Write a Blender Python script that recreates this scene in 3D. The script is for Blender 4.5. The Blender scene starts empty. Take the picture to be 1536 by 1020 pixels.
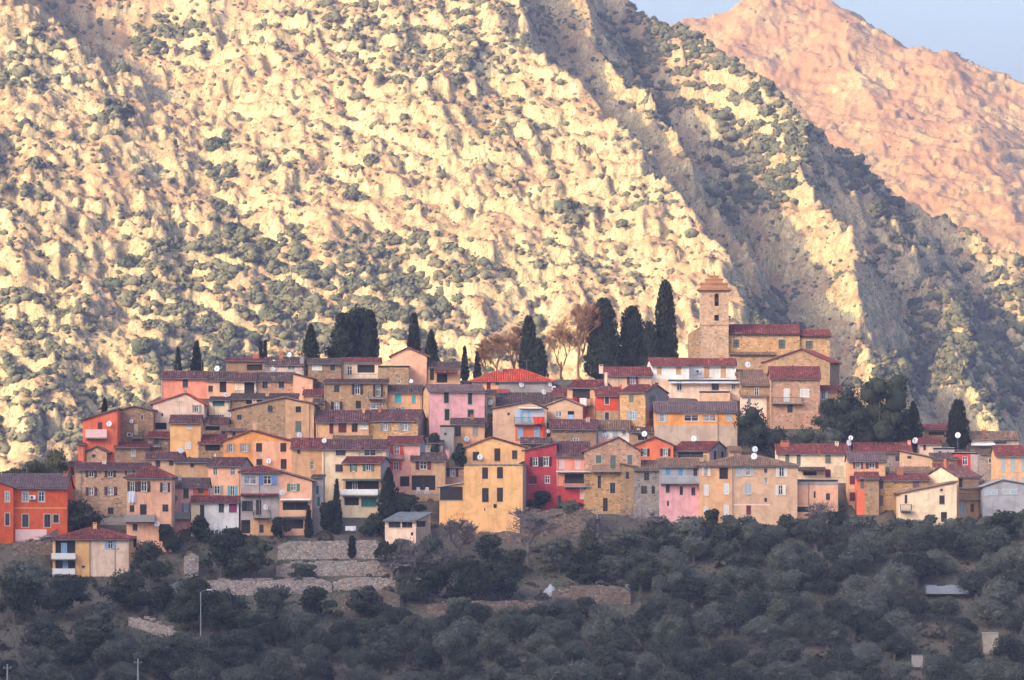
import bpy, math, random
import numpy as np
from mathutils import Vector, Matrix
R = math.radians
rnd = random.Random(11)
scene = bpy.context.scene
COL = scene.collection

# ------------------------------------------------------------------ camera
# camera on the slope across the valley: +Y is the view direction, z = 0 is its eye level
CAMD = 700.0                     # metres to the lowest row of houses (y = 0)
PXM = 11.0                       # photograph pixels per metre there
HOR = 700.0                      # photograph row of the eye level
cam_d = bpy.data.cameras.new('camera'); cam = bpy.data.objects.new('camera', cam_d)
COL.objects.link(cam); scene.camera = cam
cam.location = (0, -CAMD, 0); cam.rotation_euler = (R(90), 0, 0)
cam_d.sensor_width = 36; cam_d.lens = 36 * CAMD / (1536 / PXM)
cam_d.shift_y = (HOR - 510) / 1536
cam_d.clip_start = 1; cam_d.clip_end = 20000

# ------------------------------------------------------------------ sky, sun, exposure
SUN_EL, SUN_AZ = 20.0, 49.0      # azimuth: degrees to the left of straight behind the camera
world = bpy.data.worlds.new('World'); scene.world = world; world.use_nodes = True
wn = world.node_tree; wn.nodes.clear()
w_out = wn.nodes.new('ShaderNodeOutputWorld'); w_bg = wn.nodes.new('ShaderNodeBackground')
w_sky = wn.nodes.new('ShaderNodeTexSky'); w_sky.sky_type = 'NISHITA'; w_sky.sun_disc = False
w_sky.sun_elevation = R(SUN_EL); w_sky.sun_rotation = R(180 + SUN_AZ)
w_sky.air_density = 0.8; w_sky.dust_density = 9.0; w_sky.ozone_density = 1.7; w_sky.altitude = 300
w_bg.inputs['Strength'].default_value = 0.15
wn.links.new(w_sky.outputs[0], w_bg.inputs[0]); wn.links.new(w_bg.outputs[0], w_out.inputs[0])
sun_d = bpy.data.lights.new('sun', 'SUN'); sun = bpy.data.objects.new('sun', sun_d); COL.objects.link(sun)
sun_d.energy = 2.7; sun_d.angle = R(0.6); sun_d.color = (1.0, 0.69, 0.29)
SUNV = Vector((-math.sin(R(SUN_AZ)) * math.cos(R(SUN_EL)), -math.cos(R(SUN_AZ)) * math.cos(R(SUN_EL)), math.sin(R(SUN_EL))))
sun.rotation_euler = SUNV.to_track_quat('Z', 'Y').to_euler()
sun.location = (-300, -300, 400)
vs = scene.view_settings
vs.view_transform = 'Standard'; vs.look = 'None'; vs.gamma = 1; vs.use_curve_mapping = False
vs.exposure = 1.98
scene.cycles.use_denoising = True
scene.cycles.max_bounces = 6; scene.cycles.diffuse_bounces = 3; scene.cycles.transparent_max_bounces = 8
scene.cycles.volume_bounces = 0

# ------------------------------------------------------------------ helpers
def sc_at(Y): return (CAMD + Y) / (CAMD * PXM)        # metres per photograph pixel at depth Y
def wx(px, Y): return (px - 768) * sc_at(Y)
def wz(row, Y): return (HOR - row) * sc_at(Y)

def tag(o, label=None, cat=None, group=None, kind=None):
    if label: o['label'] = label
    if cat: o['category'] = cat
    if group: o['group'] = group
    if kind: o['kind'] = kind
    return o
def empty(name, loc, rz=0):
    o = bpy.data.objects.new(name, None); COL.objects.link(o)
    o.location = loc; o.rotation_euler = (0, 0, rz); o.empty_display_size = 0.3
    return o
def link(name, me, parent=None, loc=None):
    o = bpy.data.objects.new(name, me); COL.objects.link(o)
    if parent is not None: o.parent = parent
    if loc is not None: o.location = loc
    return o

class MB:
    def __init__(s): s.v = []; s.f = []; s.m = []; s.t = []
    def poly(s, pts, mi=0, t=0.5):
        n = len(s.v); s.v += [tuple(p) for p in pts]; s.f.append(tuple(range(n, n + len(pts)))); s.m.append(mi); s.t.append(t)
    def box(s, a, b, mi=0, fr=None):
        (x0, y0, z0), (x1, y1, z1) = a, b
        c = [(x0,y0,z0),(x1,y0,z0),(x1,y1,z0),(x0,y1,z0),(x0,y0,z1),(x1,y0,z1),(x1,y1,z1),(x0,y1,z1)]
        if fr: c = [fr(*p) for p in c]
        n = len(s.v); s.v += c
        for q in ((0,3,2,1),(4,5,6,7),(0,1,5,4),(1,2,6,5),(2,3,7,6),(3,0,4,7)):
            s.f.append(tuple(n + i for i in q)); s.m.append(mi); s.t.append(0.5)
    def tube(s, pts, rads, n=6, mi=0, cap=True):
        pts = [Vector(p) for p in pts]; base = len(s.v)
        for i, p in enumerate(pts):
            d = (pts[min(i+1, len(pts)-1)] - pts[max(i-1, 0)]).normalized()
            a = d.cross(Vector((0.31, 0.2, 0.93)) if abs(d.z) < 0.9 else Vector((1, 0, 0))).normalized(); b = d.cross(a)
            for k in range(n):
                an = 2*math.pi*k/n; q = p + (a*math.cos(an) + b*math.sin(an)) * rads[i]; s.v.append(tuple(q))
        for i in range(len(pts)-1):
            for k in range(n):
                k2 = (k+1) % n; o = base + i*n
                s.f.append((o+k, o+k2, o+n+k2, o+n+k)); s.m.append(mi); s.t.append(0.5)
        if cap:
            o = base + (len(pts)-1)*n
            s.f.append(tuple(o+k for k in range(n))); s.m.append(mi); s.t.append(0.5)
            s.f.append(tuple(base+n-1-k for k in range(n))); s.m.append(mi); s.t.append(0.5)
    def lathe(s, prof, n=16, c=(0,0,0), mi=0):
        base = len(s.v)
        for r, z in prof:
            for k in range(n):
                an = 2*math.pi*k/n; s.v.append((c[0]+r*math.cos(an), c[1]+r*math.sin(an), c[2]+z))
        for i in range(len(prof)-1):
            for k in range(n):
                k2 = (k+1) % n; o = base+i*n
                s.f.append((o+k, o+k2, o+n+k2, o+n+k)); s.m.append(mi); s.t.append(0.5)
    def mesh(s, name, mats, smooth=False, tint=False):
        me = bpy.data.meshes.new(name); me.from_pydata(s.v, [], s.f)
        for m in (mats if isinstance(mats, (list, tuple)) else [mats]): me.materials.append(m)
        me.polygons.foreach_set('material_index', s.m)
        if smooth: me.polygons.foreach_set('use_smooth', [True]*len(s.f))
        if tint:
            at = me.attributes.new('tint', 'FLOAT', 'FACE'); at.data.foreach_set('value', s.t)
        me.update(); return me
    def build(s, name, mats, parent=None, loc=None, **k):
        return link(name, s.mesh(name, mats, **k), parent, loc)

def np_mesh(name, V, F, mats, smooth=False, mi=None, fattr=None, vattr=None):
    """V (n,3), F (m,k) arrays -> mesh, fast."""
    V = np.asarray(V, np.float32); F = np.asarray(F, np.int32); k = F.shape[1]
    me = bpy.data.meshes.new(name)
    me.vertices.add(len(V)); me.vertices.foreach_set('co', V.ravel())
    me.loops.add(F.size); me.loops.foreach_set('vertex_index', F.ravel())
    me.polygons.add(len(F)); me.polygons.foreach_set('loop_start', np.arange(0, F.size, k, dtype=np.int32))
    for m in (mats if isinstance(mats, (list, tuple)) else [mats]): me.materials.append(m)
    if smooth: me.polygons.foreach_set('use_smooth', np.ones(len(F), bool))
    if mi is not None: me.polygons.foreach_set('material_index', np.asarray(mi, np.int32))
    for nm, dat in (fattr or {}).items():
        a = me.attributes.new(nm, 'FLOAT', 'FACE'); a.data.foreach_set('value', np.asarray(dat, np.float32))
    for nm, dat in (vattr or {}).items():
        a = me.attributes.new(nm, 'FLOAT', 'POINT'); a.data.foreach_set('value', np.asarray(dat, np.float32))
    me.update(calc_edges=True); return me

# ---- numpy gradient noise
_pr = np.random.RandomState(5)
_perm = np.concatenate([_pr.permutation(256)]*3)
_ga = _pr.rand(256)*2*np.pi; _gx, _gy = np.cos(_ga), np.sin(_ga)
def perlin(x, y):
    xi = np.floor(x).astype(int); yi = np.floor(y).astype(int); xf = x-xi; yf = y-yi; xi &= 255; yi &= 255
    u = xf*xf*xf*(xf*(xf*6-15)+10); v = yf*yf*yf*(yf*(yf*6-15)+10)
    def g(ix, iy, dx, dy):
        h = _perm[_perm[ix & 255] + (iy & 255)]; return _gx[h]*dx + _gy[h]*dy
    a = g(xi, yi, xf, yf); b = g(xi+1, yi, xf-1, yf); c = g(xi, yi+1, xf, yf-1); d = g(xi+1, yi+1, xf-1, yf-1)
    return 1.5*((a*(1-u)+b*u)*(1-v) + (c*(1-u)+d*u)*v)
def fbm(x, y, o=5, l=2.03, g=0.5):
    s = 0; a = 1; t = 0
    for i in range(o):
        s = s + a*perlin(x+17.3*i, y-9.1*i); t += a; a *= g; x = x*l; y = y*l
    return s/t
def ridged(x, y, o=5, l=2.07, g=0.52):
    s = 0; a = 1; t = 0
    for i in range(o):
        s = s + a*(1-np.abs(perlin(x+31.7*i, y+11.9*i))*1.6); t += a; a *= g; x = x*l; y = y*l
    return s/t

_wj = _pr.rand(256, 5)
def facets(x, y, amp_off=1.0, amp_tilt=1.0):
    """broken rock: every cell of a jittered grid is a tilted block of its own height"""
    xi = np.floor(x).astype(int); yi = np.floor(y).astype(int); best = np.full(x.shape, 1e9); out = np.zeros(x.shape)
    for dx in (-1, 0, 1):
        for dy in (-1, 0, 1):
            h = _perm[_perm[(xi+dx) & 255] + ((yi+dy) & 255)]; j = _wj[h]
            px = xi+dx+j[..., 0]; py = yi+dy+j[..., 1]; d = (x-px)**2+(y-py)**2
            v = amp_off*(j[..., 2]-.5) + amp_tilt*((x-px)*(j[..., 3]-.5)*2+(y-py)*(j[..., 4]-.5)*2)
            m = d < best; best = np.where(m, d, best); out = np.where(m, v, out)
    return out

# ------------------------------------------------------------------ material helpers
MATS = {}
def hexc(h):
    c = [int(h[i:i+2], 16)/255 for i in (0, 2, 4)]
    return tuple((x/12.92 if x <= 0.04045 else ((x+0.055)/1.055)**2.4) for x in c)
class NT:
    def __init__(s, name, rough=0.9, spec=0.2):
        s.m = bpy.data.materials.new(name); s.m.use_nodes = True; s.t = s.m.node_tree; s.t.nodes.clear()
        s.out = s.n('OutputMaterial'); s.b = s.n('BsdfPrincipled'); s.l(s.b.outputs[0], s.out.inputs[0])
        s.b.inputs['Roughness'].default_value = rough; s.b.inputs['Specular IOR Level'].default_value = spec
    def n(s, ty, **kw):
        q = s.t.nodes.new('ShaderNode'+ty)
        for k, v in kw.items(): setattr(q, k, v)
        return q
    def l(s, a, b): s.t.links.new(a, b)
    def co(s, kind='Object', scale=(1,1,1)):
        c = s.n('TexCoord'); m = s.n('Mapping'); m.inputs['Scale'].default_value = scale
        s.l(c.outputs[kind], m.inputs[0]); return m.outputs[0]
    def pos(s, scale=(1,1,1)):
        c = s.n('NewGeometry'); m = s.n('Mapping'); m.inputs['Scale'].default_value = scale
        s.l(c.outputs['Position'], m.inputs[0]); return m.outputs[0]
    def noise(s, co, scale, detail=4, rough=0.55, dist=0):
        q = s.n('TexNoise'); q.inputs['Scale'].default_value = scale; q.inputs['Detail'].default_value = detail
        q.inputs['Roughness'].default_value = rough; q.inputs['Distortion'].default_value = dist
        s.l(co, q.inputs['Vector']); return q.outputs['Fac']
    def voro(s, co, scale, feature='F1', out='Distance', rnd_=1):
        q = s.n('TexVoronoi', feature=feature); q.inputs['Scale'].default_value = scale; q.inputs['Randomness'].default_value = rnd_
        s.l(co, q.inputs['Vector']); return q.outputs[out]
    def ramp(s, f, stops, interp='LINEAR'):
        q = s.n('ValToRGB'); r = q.color_ramp; r.interpolation = interp
        while len(r.elements) < len(stops): r.elements.new(0.5)
        for e, (p, c) in zip(r.elements, stops):
            e.position = p; e.color = (c[0], c[1], c[2], 1) if not isinstance(c, (int, float)) else (c, c, c, 1)
        s.l(f, q.inputs[0]); return q.outputs[0]
    def mix(s, f, a, b, mode='MIX'):
        q = s.n('Mix', data_type='RGBA', blend_type=mode)
        for sock, val in ((q.inputs[0], f), (q.inputs[6], a), (q.inputs[7], b)):
            if isinstance(val, (int, float)): sock.default_value = val
            elif isinstance(val, tuple): sock.default_value = (*val, 1)
            else: s.l(val, sock)
        return q.outputs[2]
    def math(s, op, a, b=0.5, c=None):
        q = s.n('Math', operation=op)
        for i, val in enumerate((a, b, c)):
            if val is None: continue
            if isinstance(val, (int, float)): q.inputs[i].default_value = val
            else: s.l(val, q.inputs[i])
        return q.outputs[0]
    def attr(s, name):
        q = s.n('Attribute', attribute_name=name); return q.outputs['Fac']
    def objrand(s): return s.n('ObjectInfo').outputs['Random']
    def bump(s, h, strength=0.5, dist=0.1):
        q = s.n('Bump'); q.inputs['Strength'].default_value = strength; q.inputs['Distance'].default_value = dist
        s.l(h, q.inputs['Height']); s.l(q.outputs[0], s.b.inputs['Normal'])
    def color(s, c):
        if isinstance(c, tuple): s.b.inputs['Base Color'].default_value = (*c, 1)
        else: s.l(c, s.b.inputs['Base Color'])
        return s.m
# ------------------------------------------------------------------ the mountains
def seg_field(X, Y, pts, sl, sr, wig=0.0):
    """height field of a spur: crest polyline pts (x, y, z); falls off by slope sl on its left and sr on its right."""
    best = np.full(X.shape, -1e9)
    P = np.array(pts, float)
    for i in range(len(P)-1):
        a, b = P[i], P[i+1]; d = b[:2]-a[:2]; L2 = (d**2).sum(); L = math.sqrt(L2)
        t = ((X-a[0])*d[0] + (Y-a[1])*d[1])/L2
        tc = np.clip(t, 0, 1)
        dx = X-(a[0]+tc*d[0]); dy = Y-(a[1]+tc*d[1])
        dist = np.sqrt(dx*dx+dy*dy)
        side = (d[0]*(Y-a[1]) - d[1]*(X-a[0]))/L          # >0: on the left when walking a -> b
        w = 1/(1+np.exp(-side/np.maximum(dist*0.25, 1.5)))
        sl_ = sl*(1-w) + sr*w                              # walking towards the camera: left hand is screen right
        z = a[2] + tc*(b[2]-a[2]) - sl_*dist
        best = np.maximum(best, z)
    return best
def smax(a, b, k):
    h = np.clip(0.5+0.5*(a-b)/k, 0, 1); return b*(1-h)+a*h + k*h*(1-h)
def P3(px, row, D):
    Y = D-CAMD; return (wx(px, Y), Y, wz(row, Y))

SPUR = [
  # crest of the great near face, its right edge
  ([P3(560,-260,1790), P3(700,-110,1720), P3(790,10,1650), P3(838,120,1600), P3(930,205,1560), P3(1000,290,1520), P3(1075,375,1480), P3(1132,480,1440), P3(1170,640,1390)], 0.50, 1.35),
  ([P3(840,-70,1743), P3(890,60,1683), P3(965,165,1628), P3(1052,275,1578), P3(1094,335,1548), P3(1140,430,1503), P3(1165,500,1473)], 0.95, 1.4),
  ([P3(900,-40,1770), P3(960,10,1750), P3(1060,62,1720), P3(1130,112,1690), P3(1198,190,1655), P3(1228,285,1610), P3(1262,360,1570), P3(1300,450,1520), P3(1330,560,1465), P3(1345,640,1430)], 1.0, 1.5),
  ([P3(1198,190,1665), P3(1290,252,1700), P3(1372,300,1700), P3(1440,343,1685), P3(1536,388,1670), P3(1700,470,1660)], 0.95, 0.8),
  ([P3(1372,300,1695), P3(1392,395,1630), P3(1420,470,1575), P3(1460,560,1515), P3(1500,640,1465)], 0.85, 1.2),
  ([P3(-120,-200,1760), P3(60,40,1640), P3(150,250,1570), P3(140,420,1490), P3(60,560,1430), P3(20,700,1380)], 0.55, 0.62),
]
def mountain_z(X, Y):
    wxn = fbm(X/60, Y/60, 3)*10; wyn = fbm(X/60+40, Y/60+7, 3)*10
    z = None
    for pts, sl, sr in SPUR:
        f = seg_field(X+wxn, Y+wyn, pts, sl, sr)
        z = f if z is None else smax(z, f, 5.0)
    # gullies and ribs running down the fall line, crags, blocks
    u = X*0.93+Y*0.25; v = Y*0.93-X*0.25
    rib = ridged(u/26, v/85, 5)-0.55
    z = z + rib*7.5
    z = z + (ridged(u/9+3.1, v/17+fbm(X/12, Y/12, 2), 4)-0.55)*1.0
    for hh, wt, sc_ in ((9.0, 0.60, 24.0), (3.1, 0.42, 9.0)):              # cliffs and ledges
        tt = z/hh + fbm(X/sc_+hh, Y/sc_, 4)*1.5 + X*0.022; fr_ = tt-np.floor(tt)
        st = np.clip((fr_-0.36)/0.30, 0, 1); st = st*st*(3-2*st)
        z = z + (st-fr_)*hh*wt*np.clip(fbm(X/38+hh, Y/38+3, 3)*2.4+0.75, 0.15, 1)
    xw = X+fbm(X/7, Y/7, 2)*3; yw = Y+fbm(X/7+5, Y/7, 2)*3
    bare_ = 0.45+0.55*np.clip(fbm(X/30+9, Y/30, 3)*2.2+0.5, 0, 1)          # how craggy
    z = z + facets(xw/9, yw/13, 1.7, 1.4)*bare_ + facets(xw/3.4, yw/4.6, 1.25, 1.2)*bare_ + facets(xw/1.6, yw/2.0, .8, .8)*bare_
    z = z + fbm(X/4.5, Y/6.0, 4)*0.5
    z = z + np.maximum(0, fbm(X/14+70, Y/11, 4)-0.12)*5.0      # outcrops standing proud
    return z
NXM, NYM = 630, 640
xs = np.linspace(-172, 250, NXM); ys = np.concatenate([np.linspace(560, 648, 20), np.linspace(650, 1000, 565), np.linspace(1002, 1190, NYM-585)])
GX, GY = np.meshgrid(xs, ys)
GZ = mountain_z(GX, GY)
GZ = np.maximum(GZ, -75)
MZ_grid = GZ
def grid_faces(nx, ny):
    i = np.arange(nx*ny).reshape(ny, nx)
    return np.stack([i[:-1,:-1], i[:-1,1:], i[1:,1:], i[1:,:-1]], -1).reshape(-1, 4)
def sample_grid(x, y):
    i = np.clip(np.searchsorted(xs, x)-1, 0, NXM-2); j = np.clip(np.searchsorted(ys, y)-1, 0, NYM-2)
    fx = np.clip((x-xs[i])/(xs[i+1]-xs[i]), 0, 1); fy = np.clip((y-ys[j])/(ys[j+1]-ys[j]), 0, 1)
    z = MZ_grid
    return (z[j,i]*(1-fx)+z[j,i+1]*fx)*(1-fy) + (z[j+1,i]*(1-fx)+z[j+1,i+1]*fx)*fy

def rock_material(name, pale, mid, red, green, red_amt, veg):
    t = NT(name, 0.95, 0.1); p = t.pos()
    big = t.noise(p, 0.035, 5, 0.6); med = t.noise(p, 0.16, 6, 0.62); fine = t.noise(p, 0.9, 6, 0.65)
    c = t.mix(t.ramp(fine, [(0.3, 0.0), (0.7, 1.0)]), mid, pale)
    c = t.mix(t.ramp(med, [(0.42, 0.0), (0.62, 0.55)]), c, tuple(x*0.72 for x in mid))
    for sc_, wd, amt in ((0.10, 0.026, 0.85), (0.30, 0.034, 0.75), (0.8, 0.04, 0.5)):
        nz_ = t.noise(t.pos((1.25, 0.8, 0.7)), sc_, 7, 0.62, 0.7)
        ck = t.math('ABSOLUTE', t.math('SUBTRACT', nz_, 0.5))
        c = t.mix(t.ramp(ck, [(0.0, amt), (wd, 0.0)]), c, tuple(x*k for x, k in zip(mid, (0.36, 0.34, 0.36))))
    c = t.mix(t.ramp(t.noise(t.pos((1, 1, .6)), 0.5, 7, 0.72), [(0.52, 0.0), (0.62, 0.6)]), c, tuple(x*k for x, k in zip(mid, (0.68, 0.58, 0.52))))
    # reddish dry grass and bare scrub where the big noise says so and the ground is not too steep
    g = t.n('NewGeometry'); sp = t.n('SeparateXYZ'); t.l(g.outputs['Normal'], sp.inputs[0])
    flat = t.ramp(sp.outputs['Z'], [(0.42, 0.0), (0.78, 1.0)])
    rm = t.math('MULTIPLY', t.ramp(big, [(0.46-red_amt, 0.0), (0.62-red_amt, 1.0)]), flat)
    rm = t.math('MULTIPLY', rm, t.ramp(fine, [(0.32, 0.15), (0.55, 1.0)]))
    c = t.mix(rm, c, red)
    # tiny tufts too small to pick apart
    tuft = t.voro(p, 0.62, 'F1'); tn = t.noise(p, 0.07, 3)
    tm = t.math('MULTIPLY', t.ramp(tuft, [(0.16, 1.0), (0.30, 0.0)]), t.ramp(tn, [(0.5-veg, 0.0), (0.62-veg, 1.0)]))
    c = t.mix(tm, c, green)
    h = t.math('ADD', t.math('MULTIPLY', fine, 0.8), t.math('MULTIPLY', med, 1.2))
    t.bump(h, 0.7, 0.5)
    return t.color(c)
M_ROCK = rock_material('limestone', (0.41, 0.355, 0.205), (0.29, 0.24, 0.142), (0.225, 0.138, 0.078), (0.080, 0.078, 0.052), 0.10, 0.12)
M_ROCK2 = rock_material('far_limestone', (0.41, 0.32, 0.145), (0.26, 0.172, 0.078), (0.20, 0.10, 0.042), (0.12, 0.085, 0.055), 0.08, 0.14)
o = link('mountain', np_mesh('mountain', np.stack([GX, GY, GZ], -1).reshape(-1, 3), grid_faces(NXM, NYM), M_ROCK, smooth=False))
tag(o, kind='structure', label='pale limestone mountain face with shaded gullies behind the village', cat='mountain')

# far mountain, upper right
FAR = [
  ([P3(880,70,2750), P3(1010,34,2800), P3(1062,18,2820), P3(1150,-3,2850), P3(1232,3,2850), P3(1290,42,2820), P3(1400,82,2780), P3(1536,124,2760), P3(1800,220,2750)], 0.62, 0.62),
  ([P3(1150,2,2840), P3(1080,110,2750), P3(1110,220,2650), P3(1150,420,2480)], 0.42, 0.46),
  ([P3(1250,25,2830), P3(1310,160,2690), P3(1360,320,2550), P3(1480,520,2400)], 0.42, 0.46),
  ([P3(1420,90,2770), P3(1450,220,2650), P3(1560,400,2480)], 0.42, 0.46),
]
fx_ = np.linspace(50, 360, 290); fy_ = np.linspace(1640, 2210, 290)
FX, FY = np.meshgrid(fx_, fy_); FZ = None
for pts, sl, sr in FAR:
    f = seg_field(FX+fbm(FX/70, FY/70, 3)*14, FY+fbm(FX/70+9, FY/70, 3)*14, pts, sl, sr); FZ = f if FZ is None else smax(FZ, f, 22)
FZ = FZ + (ridged(FX/34+fbm(FX/50, FY/50, 2), FY/60, 4)-0.55)*4 + fbm(FX/9, FY/12, 4)*1.6 + facets(FX/6+fbm(FX/9, FY/9, 2), FY/10, .8, .8) + facets(FX/2.5, FY/4, .6, .6)
tt = FZ/9.0 + fbm(FX/26, FY/26, 4)*1.6; fr_ = tt-np.floor(tt); st = np.clip((fr_-.35)/.35, 0, 1); st = st*st*(3-2*st)
FZ = FZ + (st-fr_)*9.0*.42*np.clip(fbm(FX/45, FY/45, 3)*2.4+.4, 0, 1)
FZ = np.maximum(FZ, -75)
o = link('far_mountain', np_mesh('far_mountain', np.stack([FX, FY, FZ], -1).reshape(-1, 3), grid_faces(290, 290), M_ROCK2, smooth=False))
tag(o, kind='structure', label='rounded pink mountain rising behind the limestone ridge', cat='mountain')

# the ridge across the valley whose shadow covers the village (outside the frame, to the left behind the camera)
hx = np.linspace(-330, 330, 90); hv = np.linspace(-330, 330, 50)
HX, HV = np.meshgrid(hx, hv)
az = R(SUN_AZ); dirv = np.array([-math.sin(az), -math.cos(az)]); per = np.array([-dirv[1], dirv[0]])
cen = np.array([-10.0, -40.0]) + dirv*450
HZ = 252 - np.abs(HV)*1.15 + fbm(HX/90, HV/90, 4)*14 - np.maximum(0, np.abs(HX)-120)*1.15
WX_ = cen[0]+per[0]*HX+dirv[0]*HV; WY_ = cen[1]+per[1]*HX+dirv[1]*HV
HZ = np.maximum(HZ, -75)
o = link('shading_ridge', np_mesh('shading_ridge', np.stack([WX_, WY_, HZ], -1).reshape(-1, 3), grid_faces(90, 50), M_ROCK, smooth=True))
tag(o, kind='structure', label='wooded ridge across the valley that shades the village', cat='hill')

# ---- scrub on the mountains
def ico(sub):
    import bmesh
    bm = bmesh.new(); bmesh.ops.create_icosphere(bm, subdivisions=sub, radius=1.0)
    V = np.array([v.co[:] for v in bm.verts]); F = np.array([[v.index for v in f.verts] for f in bm.faces]); bm.free(); return V, F
nr = np.random.RandomState(21)
def tri_leaves(n, rng, r=1.0, size=0.3, squash=0.8):
    """n single-triangle leaf tufts scattered over an uneven ball"""
    d = rng.normal(size=(n, 3)); d /= np.linalg.norm(d, axis=1)[:, None]; d[:, 2] = np.abs(d[:, 2])*1.2-0.25
    c = d*(0.85+0.3*rng.rand(n))[:, None]*r; c[:, 2] *= squash
    a = rng.normal(size=(n, 3)); a /= np.linalg.norm(a, axis=1)[:, None]
    b = np.cross(d, a); b /= np.linalg.norm(b, axis=1)[:, None]+1e-6
    s = size*(0.6+0.8*rng.rand(n))[:, None]
    V = np.stack([c-a*s, c+a*s*0.6+b*s, c+a*s*0.4-b*s*0.9], 1).reshape(-1, 3)
    return V, np.arange(n*3).reshape(-1, 3)
def shrub_proto(sub, jit, nl, seed):
    rng = np.random.RandomState(seed); V, F = ico(sub)
    f = 1+jit*rng.normal(size=len(V))
    lob = sum(0.28*np.maximum(0, V @ (q/np.linalg.norm(q)))**3 for q in rng.normal(size=(5, 3)))
    V = V*(f*0.82*(0.85+lob))[:, None]; V[:, 2] *= 0.82
    L, LF = tri_leaves(nl, rng, 0.95, 0.26)
    return np.concatenate([V, L]), np.concatenate([F, LF+len(V)])
S_SMALL = [shrub_proto(1, 0.16, 3, 40+i) for i in range(4)]
S_TINY = [shrub_proto(0 if False else 1, 0.2, 0, 80+i) for i in range(3)]
S_MID = [shrub_proto(1, 0.16, 16, 50+i) for i in range(5)]
S_BIG = [shrub_proto(2, 0.14, 150, 60+i) for i in range(6)]
def foliage_mat(name, c1, c2, nscale=0.35, rough=0.85, rw=0.3):
    t = NT(name, rough, 0.15); n = t.noise(t.pos(), nscale, 3); r = t.objrand()
    f = t.math('ADD', t.math('MULTIPLY', n, 1-rw), t.math('MULTIPLY', r, rw))
    return t.color(t.mix(t.ramp(f, [(0.32, 0.0), (0.68, 1.0)]), c1, c2))
M_SCRUB = foliage_mat('scrub_leaves', (0.040, 0.050, 0.032), (0.100, 0.096, 0.058), 0.12)
# woods: (px, row, rx, ry, density)
WOOD = [(60,470,90,60,.45),(60,600,110,90,.6),(190,640,60,60,.5),(250,420,90,60,.75),(300,520,90,70,.9),(420,430,60,90,.85),(350,360,40,60,.8),(165,180,30,25,.9),(30,90,60,50,.6),
  (520,450,60,60,.7),(620,460,70,60,.9),(570,380,90,40,.55),(700,400,60,40,.6),(500,520,70,40,.7),(700,520,90,40,.5),(860,320,30,20,.9),(330,250,20,70,.7),(260,60,60,40,.5),(620,40,200,60,.35),
  (1120,230,75,95,.9),(1040,90,80,60,.7),(960,60,50,60,.6),(1000,130,60,60,.5),(1180,160,60,60,.7),(1330,350,30,60,.6),(1270,260,90,30,.7),(1430,500,70,60,.85),(1520,460,60,60,.9),(1500,560,70,60,.8),(1440,380,60,50,.4),(1190,560,60,50,.7),(1370,560,60,40,.8),(1150,470,30,30,.7),(640,120,150,70,.22),(450,250,140,70,.16),(780,200,90,110,.16),(150,330,140,60,.2),(880,400,110,70,.2),(560,200,100,60,.2),(40,250,80,60,.3),(980,330,60,60,.18)]
def scatter(n, zf, x0, x1, y0, y1, rng):
    x = x0+(x1-x0)*rng.rand(n); y = y0+(y1-y0)*rng.rand(n); z = zf(x, y)
    s = (CAMD+y)/(CAMD*PXM); return x, y, z, x/s+768, HOR-z/s
x, y, z, PX, RO = scatter(84000, sample_grid, -160, 230, 565, 1120, nr)
dn = 0.17+np.maximum(0, 0.15+0.9*fbm(x/22, y/22, 4)) * 0.8
gul = ridged(x/26*0.93+y/26*.25, (y*0.93-x*0.25)/85, 3); dn += np.maximum(0, 0.5-gul)*0.5
w_in = np.zeros(len(x))
for (a, b, rx, ry, d) in WOOD:
    q = ((PX-a)/rx)**2+((RO-b)/ry)**2 + 1.3*fbm(x/8+a, y/8, 3); w_in = np.maximum(w_in, d*np.clip((1.15-q)*2.2, 0, 1))
dz_ = np.abs(sample_grid(x, y+.8)-sample_grid(x, y-.8))/1.6
ledge = np.clip(1.7-dz_*.75, 0.12, 1.25)                                # scrub keeps to ledges and gentler ground
keep = (nr.rand(len(x)) < ledge*np.clip(dn*0.62+w_in*0.95, 0, 0.95)*np.where(RO < 120, 1.25, 1.0)) & (PX > -60) & (PX < 1620) & (RO > -60) & (RO < 770)
x, y, z, PX, RO, w_in = [q[keep] for q in (x, y, z, PX, RO, w_in)]
rad = 0.46*np.exp(nr.normal(size=len(x))*0.5) + (nr.rand(len(x)) < .05)*(.4+.7*nr.rand(len(x))) + w_in*(.35+1.35*nr.rand(len(x)))
rad = np.clip(rad, 0.22, 2.6)
order = np.argsort(-rad); 
print('scrub', len(x))
big = [i for i in order if -10 < PX[i] < 1546 and 0 < RO[i] < 640][:300]; bigset = set(big)
S_MESH = [np_mesh('scrub_bush', V, F, M_SCRUB) for V, F in S_BIG]
for k, i in enumerate(big):
    o = link('scrub_bush', S_MESH[k % 6], loc=(x[i], y[i], z[i]+rad[i]*0.25)); r_ = rad[i]*1.1
    o.scale = (r_*rnd.uniform(.85, 1.2), r_*rnd.uniform(.85, 1.2), r_*rnd.uniform(.85, 1.15)); o.rotation_euler = (0, 0, rnd.uniform(0, 6.28))
    tag(o, 'rounded grey-green evergreen bush growing on the sunlit limestone mountain', 'bush', 'large bushes on the mountain face')
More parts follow.
